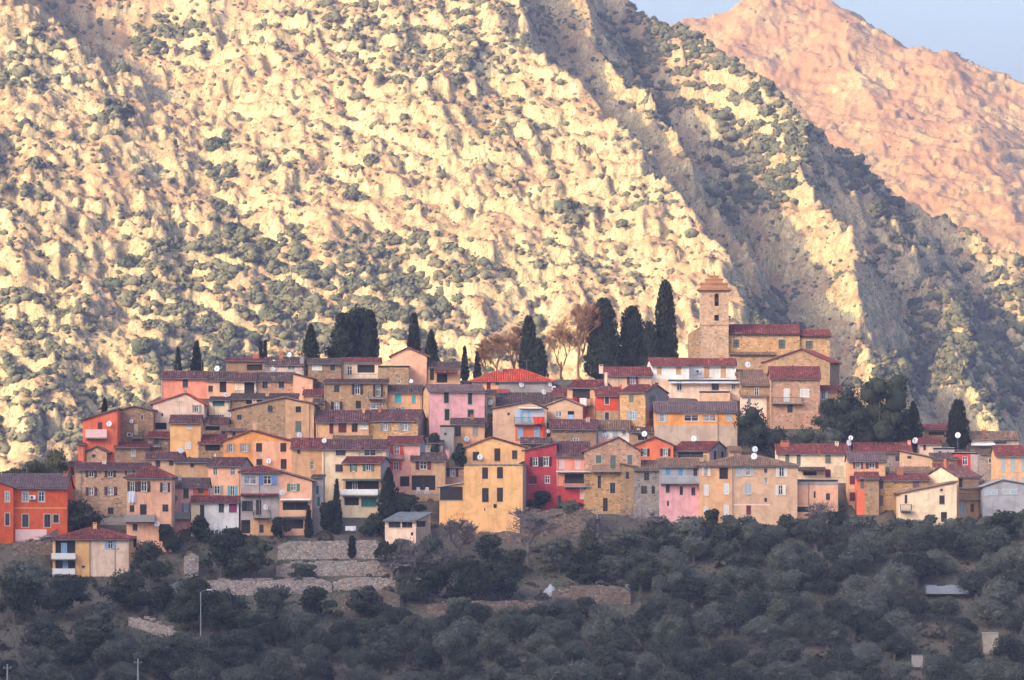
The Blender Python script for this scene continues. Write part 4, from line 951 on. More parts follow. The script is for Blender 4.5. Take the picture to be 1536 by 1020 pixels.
H('R7','house','small red and pink house with a white-framed door', 1430,1470,679,703,'red','f','W 1447.5 691 8 13 -', depth=5, split=(1456,'lilac'))
H('R8','stone_house','grey stone house with one white-framed window next to the tall ochre house', 1470,1494,681,718,'stoneg','l 6 dark','W 1487 691 9 8 -', depth=6)
H('R9','house','ochre house with rows of grey closed shutters and a maroon roof', 1494,1575,683,748,'ochre','e 14 maroon','C 1504.7 697 6 21 ltg;C 1519.6 697 7 21 ltg;C 1535 697 6 21 ltg;C 1505 721 6 13 ltg;C 1520 722 7 13 ltg;C 1535 722 6 13 ltg', depth=8)
H('R10','shed','grey corrugated greenhouse shed with a low gable', 1474,1560,730,764,'greyblue','g 10 grey 1504','C 1487 738 20 9 ltg;C 1515 737 22 9 ltg', depth=7, cat='shed', dY=-2)
H('R11','house','brown house with a long reddish roof on the far right skyline', 1455,1528,658,676,'stucco','e 10 tan','D 1500 664 20 4;K 1478 645 6 terra;A 1455 1492 664 2.0 wht', depth=6, dY=4)
H('R12','shed','dark wooden hut with a reddish roof between cypress and evergreens', 1386,1428,643,660,'brown','e 6 maroon','O 1405 650 24 5', depth=4, cat='shed', dY=4)
H('R13','house','tiny pink-white house with a small red roof below the dark hut', 1379,1412,665,684,'palepink','e 7 maroon','C 1387 671 4 9 maroon;S 1374 661 4.3', depth=4, dY=1)
H('R14','house','low lilac house with a flat roof and railings below the dark hut', 1400,1432,672,690,'lilac','f','D 1410 679 5 5;W 1422 679 5 5 -;S 1438 653 4', depth=5, dY=2)
H('R15','house','low brown house with a grey roof beneath the small red and pink house', 1399,1436,688,706,'brown','l 8 dark','', depth=5, dY=-.5)
# church hill houses
H('C1','stone_house','tan stone house with one white-framed window below the church', 1112,1156,577,624,'stone','l 17 tan','W 1135 588 7 13 -;D 1132 614 4 5', depth=6, dY=1)
H('C2','stone_house','rough stone house with white doors and a small balcony below the church', 1156,1230,567,643,'stonep','e 17 maroon','C 1180 592.5 9 20 wht;C 1207 589.5 14 13 wht;B 1157 1204 604 6 dk;D 1178 568 4 2.5;D 1185 613 8 12;D 1230 616 5 10', depth=7.5, dY=3)
H('C3','stone_house','small stone wing with white open shutters at the foot of the church', 1228,1264,586,626,'stonep','l 8 maroon','W 1235 593.5 6 12 wht', depth=5, dY=2)
# garden shed
H('G1','shed','peach garden shed with a grey sheet roof and dark windows', 577,645,781,824,'palepink','l 11 grey','D 591.5 787 18 9;D 610.5 787 16 9;>O 632 786 14 9;D 618 801 4 5', side=21, depth=5, sidewall='stucco', cat='shed')
# lower left centre
H('P1','house','peach house with one turquoise shutter and a plum roof', 311,375,698,752,'peach','e 11 purple','W 322 707 7 12 -;W 349 707 7 12 -;W 325 735 9 13 grey;W 348.5 736 7 15 cyan;S 318 683 2', side=14, depth=6, sidewall='grey')
H('P2','house','small pink and orange-red house with a shallow grey balcony', 257,312,730,792,'pink','e 12 dark','D 279 739 8 17;C 292 735 5 11 org;D 301 735 8 11;S 262.5 748 4.5 g;W 279 761 6 13 blue;B 255 286 777 9 conc;K 268 713 5 grey', depth=6, split=(290,'orange'))
H('P3','house','low cream house with a magenta door and an outside stair', 287,358,753,803,'white','e 8 maroon','D 291.6 760 4 4;C 302 767 9 20 dk;D 332 762 8 13;C 349.4 762 12 13 mag;D 340 791 2 5;S 325 792 3.8;R 288 300 775 40 cream', depth=5)
H('P4','house','grey house with a glazed upper gallery, blue shutters and an arched cellar', 361,419,708,802,'lilac','h 9 maroon',
  'W 375 720 19 13 -;W 401 720 12 13 blue;A 361 418 741 0.7 maroon;D 371 759 17 16;C 388 761 8 22 dk;S 398.4 761 4;B 380 406 775 9 dk;O 368 790 15 20;D 392 793 7 12;P 389', depth=6, vs=(780,'ochre'))
H('P5','house','peach house with green shutters above a covered balcony', 419,468,720,802,'peach','s 707 721 tan','W 440 731 9 11 grn;O 443 759 38 12;B 424 457 774 7 cream;A 420 466 748 1.0 wht;S 423 739 3.8;O 440 786 30 14', depth=6)
H('P6','house','grey-green narrow house with shuttered flank beside the peach house', 468,485,716,795,'grey','l 3 dark','C 476 735 4 12 teal;C 478 752 4 14 teal', depth=6)

# lean-tos, outhouses and little roofs filling the lanes
H('X1','house','low lean-to with a bright maroon roof beside the plain peach gable end', 455,483,592,606,'peach','l 9 maroon','', depth=4, dY=3)
H('X2','stone_house','dark stone lane house squeezed left of the black-balcony stone house', 470,488,604,634,'stone2','l 6 dark','D 478 616 5 9', depth=4, dY=1)
H('X3','stone_house','tiny stone outhouse with a slab roof below the teal window house', 345,374,612,628,'stonep','s 616 608 dark','D 357 620 6 6', depth=3.5, dY=1)
H('X4','house','small lean-to with an orange-red roof in front of the half tan, half grey house', 733,762,588,604,'ochre','l 10 red','', depth=3, dY=3)
H('X5','stone_house','low stone shed with a pale tiled roof between the ochre barn and the beige house', 1338,1396,708,722,'stone2','l 8 tan','D 1364 714 6 5', depth=4, dY=.5)
H('X6','house','small pink outhouse with a dark door behind the ochre balcony house', 1402,1432,700,716,'pink','l 7 maroon','D 1416 708 5 8', depth=4, dY=0)
H('X7','house','cream outhouse with a rusty roof on the lane below the pink house', 638,664,664,690,'stucco','l 7 dark','D 651 674 6 10', depth=3.5)
H('X8','stone_house','low stone stable with a slab roof beside the patchy brown tiled roof', 944,986,648,668,'stone','l 8 dark','O 964 656 14 8;S 958 646 3', depth=4)
H('X9','house','little yellow washhouse below the low maroon-door house', 500,556,660,676,'ochre','l 6 tan','D 520 668 6 7;W 540 667 6 6 -', depth=3.5, dY=-.5)
H('X10','house','small tan shed with a tin roof below the weathered tan house', 437,466,722,742,'stucco','l 6 grey','D 450 732 8 9', depth=3)
H('X11','house','low cream house with a patchy roof at the foot of the white houses', 1112,1150,594,612,'palepink','l 8 tan','W 1124 601 5 7 -', depth=4, dY=-2)
H('X12','stone_house','brown stone outhouse with a maroon roof right of the long patchy tiled roof', 782,826,664,682,'stone2','e 7 dark','D 800 671 8 6;W 790 671 4 5 -', depth=4, dY=-1)
H('X13','house','grey-roofed porch house left of the coral gable', 1094,1112,676,700,'tan','l 6 tan','D 1103 686 5 9', depth=4)
# ------------------------------------------------------------------ the church
def church():
    base = 545; Yc = Yrow(base)+9; s = sc_at(Yc); zb = wz(base, Yc); OX = (1034-768)*s
    r = empty('church', (OX, Yc, zb)); tag(r, 'stone village church with a square belfry tower and maroon roofs', 'church')
    u = lambda px: (px-1034)*s
    z = lambda row: (HOR-row)*s-zb
    st = wallmat('stone'); so = wallmat('stoneo'); s2 = wallmat('stonep')
    tw = u(1094)-u(1051)
    def opening(name, a, b, c, d, y, arch=False, par=r):
        m = MB(); m.poly([(a, y+.25, c), (b, y+.25, c), (b, y+.25, d), (a, y+.25, d)]); return m.build(name, M_SHADE_BACK, par)
    # tower
    m = MB(); a, b = u(1051), u(1093); y0, y1 = 0, tw
    hl = [(u(1075)-.32, u(1075)+.32, z(459), z(440)), (u(1075)-.34, u(1075)+.34, z(481), z(472.5))]
    facade(m, lambda p, q, w: (a+p, y0+q, w), b-a, -4, z(437), [(h0-a, h1-a, c, d) for h0, h1, c, d in hl], lambda q: [] if q in ('u', 'z') else 0, .5)
    for P_ in ([(b,y0,-4),(b,y1,-4),(b,y1,z(437)),(b,y0,z(437))], [(b,y1,-4),(a,y1,-4),(a,y1,z(437)),(b,y1,z(437))], [(a,y1,-4),(a,y0,-4),(a,y0,z(437)),(a,y1,z(437))]): m.poly(P_)
    tower = m.build('tower', wallmat('stonel'), r)
    for i, (h0, h1, c, d) in enumerate(hl):
        m = MB(); m.poly([(h0, .49, c), (h1, .49, c), (h1, .49, d), (h0, .49, d)]); m.build('tower_opening_shade', M_SHADE_BACK, tower)  # near-black sheet, inner shade of the tower put into its colour
    # round arch head over the bell opening
    m = MB(); h0, h1, c, d = hl[0]; rr = (h1-h0)/2
    for k in range(8):
        t0, t1 = math.pi*k/8, math.pi*(k+1)/8
        m.poly([(u(1075)+rr*math.cos(t0), -.03, d-rr+rr*math.sin(t0)), (u(1075)+(rr+.16)*math.cos(t0), -.03, d-rr+(rr+.16)*math.sin(t0)), (u(1075)+(rr+.16)*math.cos(t1), -.03, d-rr+(rr+.16)*math.sin(t1)), (u(1075)+rr*math.cos(t1), -.03, d-rr+rr*math.sin(t1))])
    m.build('arch', wallmat('stoneo'), tower)
    m = MB(); bz = z(452); m.lathe([(0.02, .46), (.10, .44), (.16, .3), (.19, .12), (.27, 0.0), (.24, -.01)], 14, (u(1075), .42, bz)); m.build('bell', flat('bronze', (.10, .075, .04), .5), tower)
    for row, hh, ex in ((487.5, .18, .10), (437.5, .22, .14), (435.2, .25, .44), (432.5, .12, .25)):
        m = MB(); m.box((a-ex, y0-ex, z(row)), (b+ex, y1+ex, z(row)+hh)); m.build('cornice', plaster('church_cornice', hexc('B08060')) if row < 480 else wallmat('stonel'), tower)
    for (x0_, x1_, r0_, r1_) in ((1052, 1092, 432, 425.5), (1059.5, 1085, 424.5, 419), (1067, 1078, 418, 414)):
        m = MB(); q0, q1 = u(x0_), u(x1_); dd = (q1-q0); yc = tw/2; m.box((q0, yc-dd/2, z(r0_)-.05), (q1, yc+dd/2, z(r1_))); m.box((q0-.12, yc-dd/2-.12, z(r1_)+.002), (q1+.12, yc+dd/2+.12, z(r1_)+.14)); m.build('attic_step', plaster('church_cornice', hexc('B08060')), tower)
    m = MB(); m.lathe([(.34, 0), (.3, .08), (.14, .14), (.11, .24), (.19, .32), (.2, .42), (.12, .52), (.04, .58), (.03, .78), (0, .79)], 12, ((a+b)/2, tw/2, z(413)+.1)); m.build('finial', plaster('church_cornice', hexc('B08060')), tower)
    # buttressed lower block left of the tower
    m = MB(); q0, q1 = u(1034), u(1051.3); m.poly([(q0, -.05, -4), (q1, -.05, -4), (q1, -.05, z(489)), (q0, -.05, z(500))]); m.poly([(q0, 6, -4), (q0, -.05, -4), (q0, -.05, z(500)), (q0, 6, z(500))]); m.poly([(q0, -.05, z(500)), (q1, -.05, z(489)), (q1, 6, z(489)), (q0, 6, z(500))]); m.build('buttress_wall', st, r)
    # nave and choir
    for (x0_, x1_, ev, rise, dpt, wins, y_) in ((1093.2, 1200, 500, 14, 9, [(1105, 515, 9, 12), (1173.5, 516, 10, 14)], 1.0), (1200.3, 1246, 503.5, 10, 7.6, [(1215, 517, 11, 12)], 1.5)):
        q0, q1 = u(x0_), u(x1_); m = MB(); ze = z(ev); k = rise*s
        hs = [((u(cx)-w*s/2)-q0, (u(cx)+w*s/2)-q0, z(cy+h/2), z(cy-h/2)) for cx, cy, w, h in wins]
        facade(m, lambda p, q, w: (q0+p, y_+q, w), q1-q0, -4, ze, hs, lambda q: [] if q in ('u', 'z') else 0, .3)
        m.poly([(q1, y_, -4), (q1, y_+dpt, -4), (q1, y_+dpt, ze), (q1, y_+dpt/2, ze+k), (q1, y_, ze)]); m.poly([(q0, y_+dpt, -4), (q0, y_, -4), (q0, y_, ze), (q0, y_+dpt/2, ze+k), (q0, y_+dpt, ze)])
        m.poly([(q1, y_+dpt, -4), (q0, y_+dpt, -4), (q0, y_+dpt, ze), (q1, y_+dpt, ze)]); m.build('nave_wall', so, r)
        for (h0, h1, c, d) in hs:
            m = MB(); m.poly([(q0+h0, y_+.2, c), (q0+h1, y_+.2, c), (q0+h1, y_+.2, d), (q0+h0, y_+.2, d)]); wn_ = m.build('window', paint('ggr'), r)
            m = MB(); m.box((q0+h0-.12, y_-.03, d), (q0+h1+.12, y_+.05, d+.16)); m.build('lintel', M_STONESURR, wn_)
            m = MB(); m.box((q0+h0, y_+.1, (c+d)/2-.04), (q0+h1, y_+.15, (c+d)/2+.04)); m.box(((q0*2+h0+h1)/2-.04, y_+.1, c), ((q0*2+h0+h1)/2+.04, y_+.15, d)); m.build('glazing_bar', M_FRAMEB, wn_)
        rb = MB(); kk = k/(dpt/2); pl = [(q0-.02, y_-.35, ze-.35*kk+.03), (q1+.2, y_-.35, ze-.35*kk+.03), (q1+.2, y_+dpt/2, ze+k+.03), (q0-.02, y_+dpt/2, ze+k+.03)]
        slab(rb, pl, .14); tiles(rb, pl); pl2 = [(q1+.2, y_+dpt+.3, ze-.3*kk+.03), (q0, y_+dpt+.3, ze-.3*kk+.03), (q0, y_+dpt/2, ze+k+.03), (q1+.2, y_+dpt/2, ze+k+.03)]; slab(rb, pl2, .14); tiles(rb, pl2, tw=.5, tl=1.5); ridge_cap(rb, pl[3], pl[2]); rb.build('roof', [roofmat('maroon'), M_WOOD], r, tint=True)
    # side aisle, lean-to
    q0, q1 = u(1093), u(1162); m = MB(); m.box((q0, -1.6, -4), (q1, .98, z(533))); m.build('aisle_wall', st, r)
    rb = MB(); pl = [(q0, -1.9, z(533)+.02), (q1+.1, -1.9, z(533)+.02), (q1+.1, .95, z(528)), (q0, .95, z(528))]; slab(rb, pl, .1); tiles(rb, pl); rb.build('aisle_roof', [roofmat('tan'), M_WOOD], r, tint=True)
    return r
church()
H('C0','stone_house','broad stone gabled chapel house in front of the church nave', 1146,1264,543,592,'stone','g 19 maroon 1203','D 1190 552 2 10', side=19, depth=8, dY=4, sidewall='stone2')
H('C0b','house','low tan house with a tan tiled roof between the church tower and its gabled neighbour', 1104,1150,563,580,'tan','e 8 tan','S 1122 547 4.2', depth=5, dY=5)

# ------------------------------------------------------------------ the hillside sheet, levelled under the houses
gx_ = np.concatenate([np.linspace(-700, -96, 40), np.linspace(-95, 95, 210), np.linspace(96, 700, 40)])
gy_ = np.concatenate([np.linspace(-900, -76, 60), np.linspace(-75, 90, 270), np.linspace(91, 620, 60)])
AX, AY = np.meshgrid(gx_, gy_); AZ = ground_z(AX, AY)
o = link('hillside', np_mesh('hillside', np.stack([AX, AY, AZ], -1).reshape(-1, 3), grid_faces(len(gx_), len(gy_)), M_SOIL, smooth=False))
tag(o, kind='structure', label='terraced hillside carrying the village and the olive grove', cat='hill')
# ------------------------------------------------------------------ terrace walls
M_DRY_STONE = stonewall('dry_stone', (0.25, 0.195, 0.16), (0.10, 0.085, 0.075), 2.9, 0.3)
M_DRY_PALE = stonewall('dry_stone_pale', (0.42, 0.375, 0.345), (0.19, 0.17, 0.155), 3.0, 0.4)
def wall_run(name, label, pts, th=0.55, mat=None, cap=True):
    """pts: (px, top row, bottom row) along the foot of the wall"""
    P = []
    for i in range(len(pts)-1):
        (a, t0, b0), (b, t1, b1) = pts[i], pts[i+1]; n = max(2, int(abs(b-a)/5))
        for k in range(n + (1 if i == len(pts)-2 else 0)):
            f = k/n; P.append((a+(b-a)*f, t0+(t1-t0)*f, b0+(b1-b0)*f))
    V = []; F = []; nz = 6
    for i, (px, t_, b_) in enumerate(P):
        Y = Yrow(b_); X = wx(px, Y); e_ = min(1, (min(i, len(P)-1-i)+.6)/3.5); zt = wz(b_, Y)+(wz(t_, Y)-wz(b_, Y))*(.72+.28*e_)+.16*math.sin(i*.9+px)*math.sin(i*.37)+rnd.uniform(-.12, .10); zb_ = wz(b_, Y)-0.8
        for j in range(nz+1):
            f = j/nz; V.append((X+rnd.uniform(-.03, .03), Y-.28+f*.18+rnd.uniform(-.05, .05), zb_+(zt-zb_)*f))
        V.append((X, Y+th, zt+rnd.uniform(-.04, .04))); V.append((X, Y+th, zb_))
    w = nz+3
    for i in range(len(P)-1):
        for j in range(w-1): F.append((i*w+j, (i+1)*w+j, (i+1)*w+j+1, i*w+j+1))
    for i in (0, len(P)-1): F.append(tuple(i*w+j for j in range(w))[::(-1 if i == 0 else 1)])
    o0 = Vector(V[0]); V = [tuple(Vector(v)-o0) for v in V]
    me = bpy.data.meshes.new(name); me.from_pydata(V, [], F); me.materials.append(mat or M_DRY_STONE); me.update()
    root = empty(name, o0); tag(root, label, 'wall', 'stone walls on the terraces'); link('wall_face', me, root)
    if cap:                                      # loose coping stones, each its own block
        k = 0; px = P[0][0]; bm_ = MB(); bm_.box((-.5, -.5, -.5), (.5, .5, .5)); cm = bm_.mesh('coping_stone', mat or M_DRY_STONE)
        for vv in cm.vertices: vv.co += Vector((rnd.uniform(-.08, .08), rnd.uniform(-.08, .08), rnd.uniform(-.12, .12)))
        step = 9.0
        px += 22
        while px < P[-1][0]-28 and k < 60:
            i = min(range(len(P)), key=lambda q: abs(P[q][0]-px)); Y = Yrow(P[i][2])
            c = link('coping_stone', cm, root); c.location = Vector((wx(px+step/2, Y), Y+.2, wz(P[i][1], Y)+.06))-o0
            c.scale = (step*sc_at(Y)*.96, .62, rnd.uniform(.18, .3)); c.rotation_euler = (rnd.uniform(-.05, .05), rnd.uniform(-.06, .06), rnd.uniform(-.05, .05)); px += step; k += 1
            if rnd.random() < .45: px += step*rnd.choice((1, 2, 3))
for (a, b, t_, bo, lab) in WALLS:
    pale = 'pale' in lab or 'light grey' in lab
    wall_run('terrace_wall', lab, [(a, t_+1, bo), ((a+b)/2, t_, bo), (b, t_-1, bo)], mat=M_DRY_PALE if pale else (M_CONC if 'rendered' in lab else M_DRY_STONE))
wall_run('terrace_wall', 'rough wall slanting down to the street lamp through the olive trees', [(193,921,940), (225,930,950), (262,946,966), (300,955,968)], mat=M_DRY_PALE)
wall_run('terrace_wall', 'short pale wall sloping up beside the street lamp', [(300,966,972), (318,958,969), (335,953,966)], mat=M_DRY_PALE)
wall_run('terrace_wall', 'stone ramp wall climbing beside the white base of the orange house', [(18,826,834), (50,812,826), (75,800,818), (98,787,806)], mat=M_DRY_PALE)
wall_run('terrace_wall', 'narrow stepped wall climbing from the bushes to the wall stub', [(232,896,905), (255,880,894), (276,866,882)], mat=M_DRY_PALE)

# ------------------------------------------------------------------ trees
def leafcloud(lobes, n, size, rng, up=0.0, elong=2.2, shell=0.62, outer=1.2):
    L = np.array(lobes, float); vol = (L[:,3]*L[:,4]*L[:,5])**0.75; pick = rng.choice(len(L), n, p=vol/vol.sum())
    d = rng.normal(size=(n, 3)); d /= np.linalg.norm(d, axis=1)[:, None]
    rr = shell+(outer-shell)*rng.rand(n)**0.85
    c = L[pick, :3]+d*rr[:, None]*L[pick, 3:6]
    a = rng.normal(size=(n, 3)); a[:, 2] += up; a /= np.linalg.norm(a, axis=1)[:, None]
    b = np.cross(a, rng.normal(size=(n, 3))); b /= np.linalg.norm(b, axis=1)[:, None]+1e-6
    s = (size*(0.55+0.9*rng.rand(n)))[:, None]; w = s/elong
    V = np.stack([c-a*s*.5, c+b*w*.5, c+a*s*.5, c-b*w*.5], 1).reshape(-1, 3)
    return V, np.arange(n*4).reshape(-1, 4)
def core(lobes, f, sub=1, rng=None):
    V0, F0_ = ico(sub); VV = []; FF = []; off = 0
    for l in lobes:
        V = V0*(1+0.12*rng.normal(size=len(V0)))[:, None]*np.array(l[3:6])*f+np.array(l[:3]); VV.append(V); FF.append(F0_+off); off += len(V)
    V = np.concatenate(VV); F = np.concatenate(FF)
    return V, np.concatenate([F, F[:, 2:3]], 1)      # degenerate quads -> replaced below
def crown_mesh(name, lobes, n, size, seed, mat, up=0, elong=1.8, shell=.62, cf=.72):
    rng = np.random.RandomState(seed); V, F = leafcloud(lobes, n, size, rng, up, elong, shell)
    T = np.concatenate([F[:, [0, 1, 2]], F[:, [0, 2, 3]]])
    V1, F1 = core(lobes, cf, 1, rng)
    return np_mesh(name, np.concatenate([V, V1]), np.concatenate([T, F1[:, :3]+len(V)]), mat)
t = NT('bark', 0.95, 0.1); n_ = t.noise(t.pos((4, 4, 1)), 2.5, 5); t.bump(n_, .6, .05); M_BARK = t.color(t.mix(n_, (0.05, 0.042, 0.036), (0.16, 0.135, 0.115)))
t = NT('pale_twigs', 0.95, 0.1); n_ = t.noise(t.pos(), 1.5, 4); M_TWIG = t.color(t.mix(n_, (0.22, 0.11, 0.06), (0.36, 0.19, 0.11)))
t = NT('grey_twigs', 0.95, 0.1); n_ = t.noise(t.pos(), 1.5, 4); M_TWIGG = t.color(t.mix(n_, (0.10, 0.085, 0.085), (0.20, 0.17, 0.165)))
M_OLIVE = foliage_mat('olive_leaves', (0.030, 0.036, 0.028), (0.112, 0.116, 0.092), 0.6, rw=.45)
M_EVERG = foliage_mat('evergreen_leaves', (0.022, 0.028, 0.018), (0.055, 0.062, 0.038), 0.5)
M_CYP = foliage_mat('cypress_leaves', (0.016, 0.020, 0.013), (0.040, 0.046, 0.026), 0.6)
M_LIGHTL = foliage_mat('light_leaves', (0.06, 0.07, 0.032), (0.13, 0.125, 0.06), 0.4)
def limb_mesh(name, mat, h, spread, seed, r0=0.2, n=5, fork=.35):
    rr = random.Random(seed); m = MB(); fz = h*fork
    m.tube([(0, 0, -.6), (rr.uniform(-.1, .1), rr.uniform(-.1, .1), fz*.5), (0, 0, fz)], [r0*1.35, r0, r0*.85], 7)
    for i in range(n):
        a = i*6.283/n+rr.uniform(-.4, .4); q = spread*rr.uniform(.4, .8)
        m.tube([(0, 0, fz*.92), (math.cos(a)*q*.5, math.sin(a)*q*.5, fz+(h-fz)*.4), (math.cos(a)*q, math.sin(a)*q, fz+(h-fz)*.78)], [r0*.6, r0*.4, r0*.12], 5)
    return m.mesh(name, mat)
OLIVES = []
for i in range(8):
    rr = random.Random(300+i); nl = rr.randint(8, 12); lob = []
    for k in range(nl):
        a = rr.uniform(0, 6.28); q = rr.uniform(.2, 1.75); zc = rr.uniform(2.0, 3.5)-q*.22; r_ = rr.uniform(.75, 1.25)
        lob.append((math.cos(a)*q, math.sin(a)*q, zc, r_, r_, r_*rr.uniform(.7, .95)))
    OLIVES.append((limb_mesh('trunk', M_BARK, 3.2, 2.0, i, .22), crown_mesh('crown', lob, 6000, .22, 400+i, M_OLIVE, cf=.66)))
BROAD = []
for i in range(5):
    rr = random.Random(500+i); lob = []
    for k in range(rr.randint(11, 16)):
        a = rr.uniform(0, 6.28); q = rr.uniform(0, .36); zc = rr.uniform(.28, .86); q *= 1.15-abs(zc-.45)
        r_ = rr.uniform(.11, .19); lob.append((math.cos(a)*q, math.sin(a)*q, zc, r_, r_, r_*rr.uniform(.7, 1)))
    BROAD.append((lob, 520+i))
def thing_tree(name, label, group, trunk, crown, loc, scale, rz=0, cat='tree'):
    r = empty(name, loc, rz); r.scale = scale; tag(r, label, cat, group); link('trunk', trunk, r); link('crown', crown, r); return r
unit_crown = {}
def broad(name, label, group, px, top, base, width, mat, var, n=3000, dY=0, size=.36, cat='tree'):
    """round-headed tree or bush; unit mesh scaled per mesh so leaves keep their size"""
    Y = Yrow(base)+dY; s = sc_at(Y); X = wx(px, Y); zb = gz(X, Y); h = max(1.0, wz(top, Y)-zb); w = width*s
    key = (var, round(h), round(w), mat.name)
    if key not in unit_crown:
        lob = [(l[0]*w*1.05, l[1]*w*.95, l[2]*h, l[3]*w*1.25, l[4]*w*1.25, l[5]*h*1.15) for l in BROAD[var][0]]
        unit_crown[key] = (limb_mesh('trunk', M_BARK, h*.8, w*.35, var, .03*h+.05), crown_mesh('crown', lob, n, size, BROAD[var][1], mat, cf=.74))
    tr, cr = unit_crown[key]
    return thing_tree(name, label, group, tr, cr, (X, Y, zb), (1, 1, 1), rnd.uniform(0, 6.28), cat)
def cypress_mesh(h, w, seed, n, ragged=.12, shape=0):
    rng = np.random.RandomState(seed); t_ = rng.rand(n)**1.15
    prof = lambda q: (np.minimum(1, (q+.02)/.13)**.6)*(np.clip(1-q, 0, 1)**(.36 if shape == 0 else .72))*1.05
    a = rng.rand(n)*6.283; lump = 1+ragged*(np.sin(a*3+t_*17+seed)+np.sin(a*5-t_*29))*.6
    rr = prof(t_)*w/2*lump*(.72+.34*rng.rand(n)); c = np.stack([np.cos(a)*rr, np.sin(a)*rr, t_*h], 1)
    d = np.stack([np.cos(a)*.35, np.sin(a)*.35, np.full(n, 1.0)], 1)+rng.normal(size=(n, 3))*.28; d /= np.linalg.norm(d, axis=1)[:, None]
    b = np.cross(d, rng.normal(size=(n, 3))); b /= np.linalg.norm(b, axis=1)[:, None]
    s = (.40*(.6+.8*rng.rand(n)))[:, None]; V = np.stack([c-d*s*.4, c+b*s*.3, c+d*s*.9, c-b*s*.3], 1).reshape(-1, 3); F = np.arange(n*4).reshape(-1, 4)
    m = MB(); q = np.linspace(0, 1, 12); m.lathe([(float(prof(v))*w/2*.74, float(v)*h) for v in q], 10)
    V1 = np.array(m.v); F1 = np.array(m.f)
    return np_mesh('crown', np.concatenate([V, V1]), np.concatenate([F, F1+len(V)]), M_CYP)
CYPN = [0]
def cypress(label, px, top, base, width, Y=None, ragged=.12, shape=0, name='cypress_tree'):
    Y = Yrow(base) if Y is None else Y; s = sc_at(Y); X = wx(px, Y); zb = gz(X, Y); h = wz(top, Y)-zb; w = width*s; CYPN[0] += 1
    m = MB(); m.tube([(0, 0, -.5), (0, 0, h*.55)], [.05*w+.08, .04], 7)
    return thing_tree(name, label, 'cypresses and conifers of the village', m.mesh('trunk', M_BARK), cypress_mesh(h, w, CYPN[0], int(400+h*w*60), ragged, shape), (X, Y, zb), (1, 1, 1), 0)
CY = [
 ('slim pointed cypress rising behind the salmon house', 267,522,570,13,62,.08,1), ('broader conical cypress beside the slim one behind the salmon house', 295,513,570,24,63,.08,1),
 ('tiny thin cypress pair tip above the roof with four dishes', 391,514,560,7,68,.1,0), ('thin cypress sprig behind the terracotta chimney', 398,513,560,6,68,.1,0),
 ('ragged small conifer with a spiky top above the stone skyline house', 466,488,560,36,68,.3,1),
 ('tall dense cypress on the right of the big dark skyline clump', 556,467,560,27,69,.12,0), ('dark leaning conifer on the left of the big skyline clump', 513,470,560,36,70,.25,0),
 ('columnar cypress behind the blank peach gable', 621,471,560,23,70,.08,0), ('uneven tapering cypress next to the columnar one', 647,496,560,29,70,.25,1),
 ('slender leaning cypress between bare trees', 697,521,575,13,68,.15,1), ('slender dark cypress stump among the bare branches', 716,530,575,11,68,.2,1),
 ('thick dark cypress with two tops between the leafless trees', 793,475,575,30,70,.15,0), ('shorter cypress merged with the two-topped one', 808,510,575,26,69,.2,0),
 ('great broad cypress with a rounded head', 905,449,575,56,70,.1,0), ('great broad cypress with a ragged notched head', 948,461,575,50,72,.25,0),
 ('dark cypress filling the gap before the tallest one', 974,484,575,34,71,.15,0), ('tallest sharply pointed cypress standing beside the church', 998,422,570,40,73,.08,0),
 ('small cypress behind the coral balcony house', 157,599,640,15,44,.1,1), ('dense cypress standing over the right-hand houses', 1437,601,660,34,None,.12,0),
 ('loose pointed conifer left of the dense right-hand cypress', 1370,604,660,30,None,.35,1), ('narrow garden cypress under the teal awning house', 505,721,800,17,None,.1,1),
 ('narrow garden cypress in front of the peach balcony house', 463,761,806,13,None,.1,1), ('feathery spruce beside the teal awning house', 583,704,782,36,None,.4,1),
 ('small dark green conifer standing against the pale terrace wall', 528,806,838,13,None,.25,0)]
for (lab, px, top, base, w_, Y, rg, sh) in CY: cypress(lab, px, top, base, w_, Y, rg, sh)
broad('evergreen_tree', 'broad rounded dark evergreen in the middle of the big skyline clump', 'bushes and garden trees of the village', 534, 457, 580, 62, M_CYP, 3, dY=22)
broad('evergreen_tree', 'lower dark evergreen at the left foot of the big skyline clump', 'bushes and garden trees of the village', 512, 492, 580, 44, M_CYP, 1, dY=21)
# leafless trees
def bare_mesh(h, w, seed, mat, depth=5, r0=.16):
    rr = random.Random(seed); m = MB()
    def br(p, d, L, r, k):
        q = p+d*L*.5+Vector((rr.uniform(-1, 1), rr.uniform(-1, 1), rr.uniform(-.3, .5)))*L*.08; e = p+d*L
        r = max(r, .036); m.tube([p, q, e], [r, r*.8, r*.6], 6 if k == depth else (4 if k > 2 else 3), cap=False)
        if k == 0: return
        for i in range(rr.choice((2, 3, 3)) if k > 1 else 8):
            nd = (d+Vector((rr.uniform(-1, 1)*w/h*1.3, rr.uniform(-1, 1)*w/h*1.3, rr.uniform(-.15, .55)))).normalized()
            br(p+d*L*rr.uniform(.55, 1), nd, L*rr.uniform(.6, .86), r*.58, k-1)
    br(Vector((0, 0, -.4)), Vector((0, 0, 1)), h*.27, r0, depth)
    zmax = max(v[2] for v in m.v); f = h/zmax; xm = max(abs(v[0]) for v in m.v); fx = w/2/xm
    m.v = [(v[0]*fx, v[1]*fx, v[2]*f) for v in m.v]; return m.mesh('branches', mat)
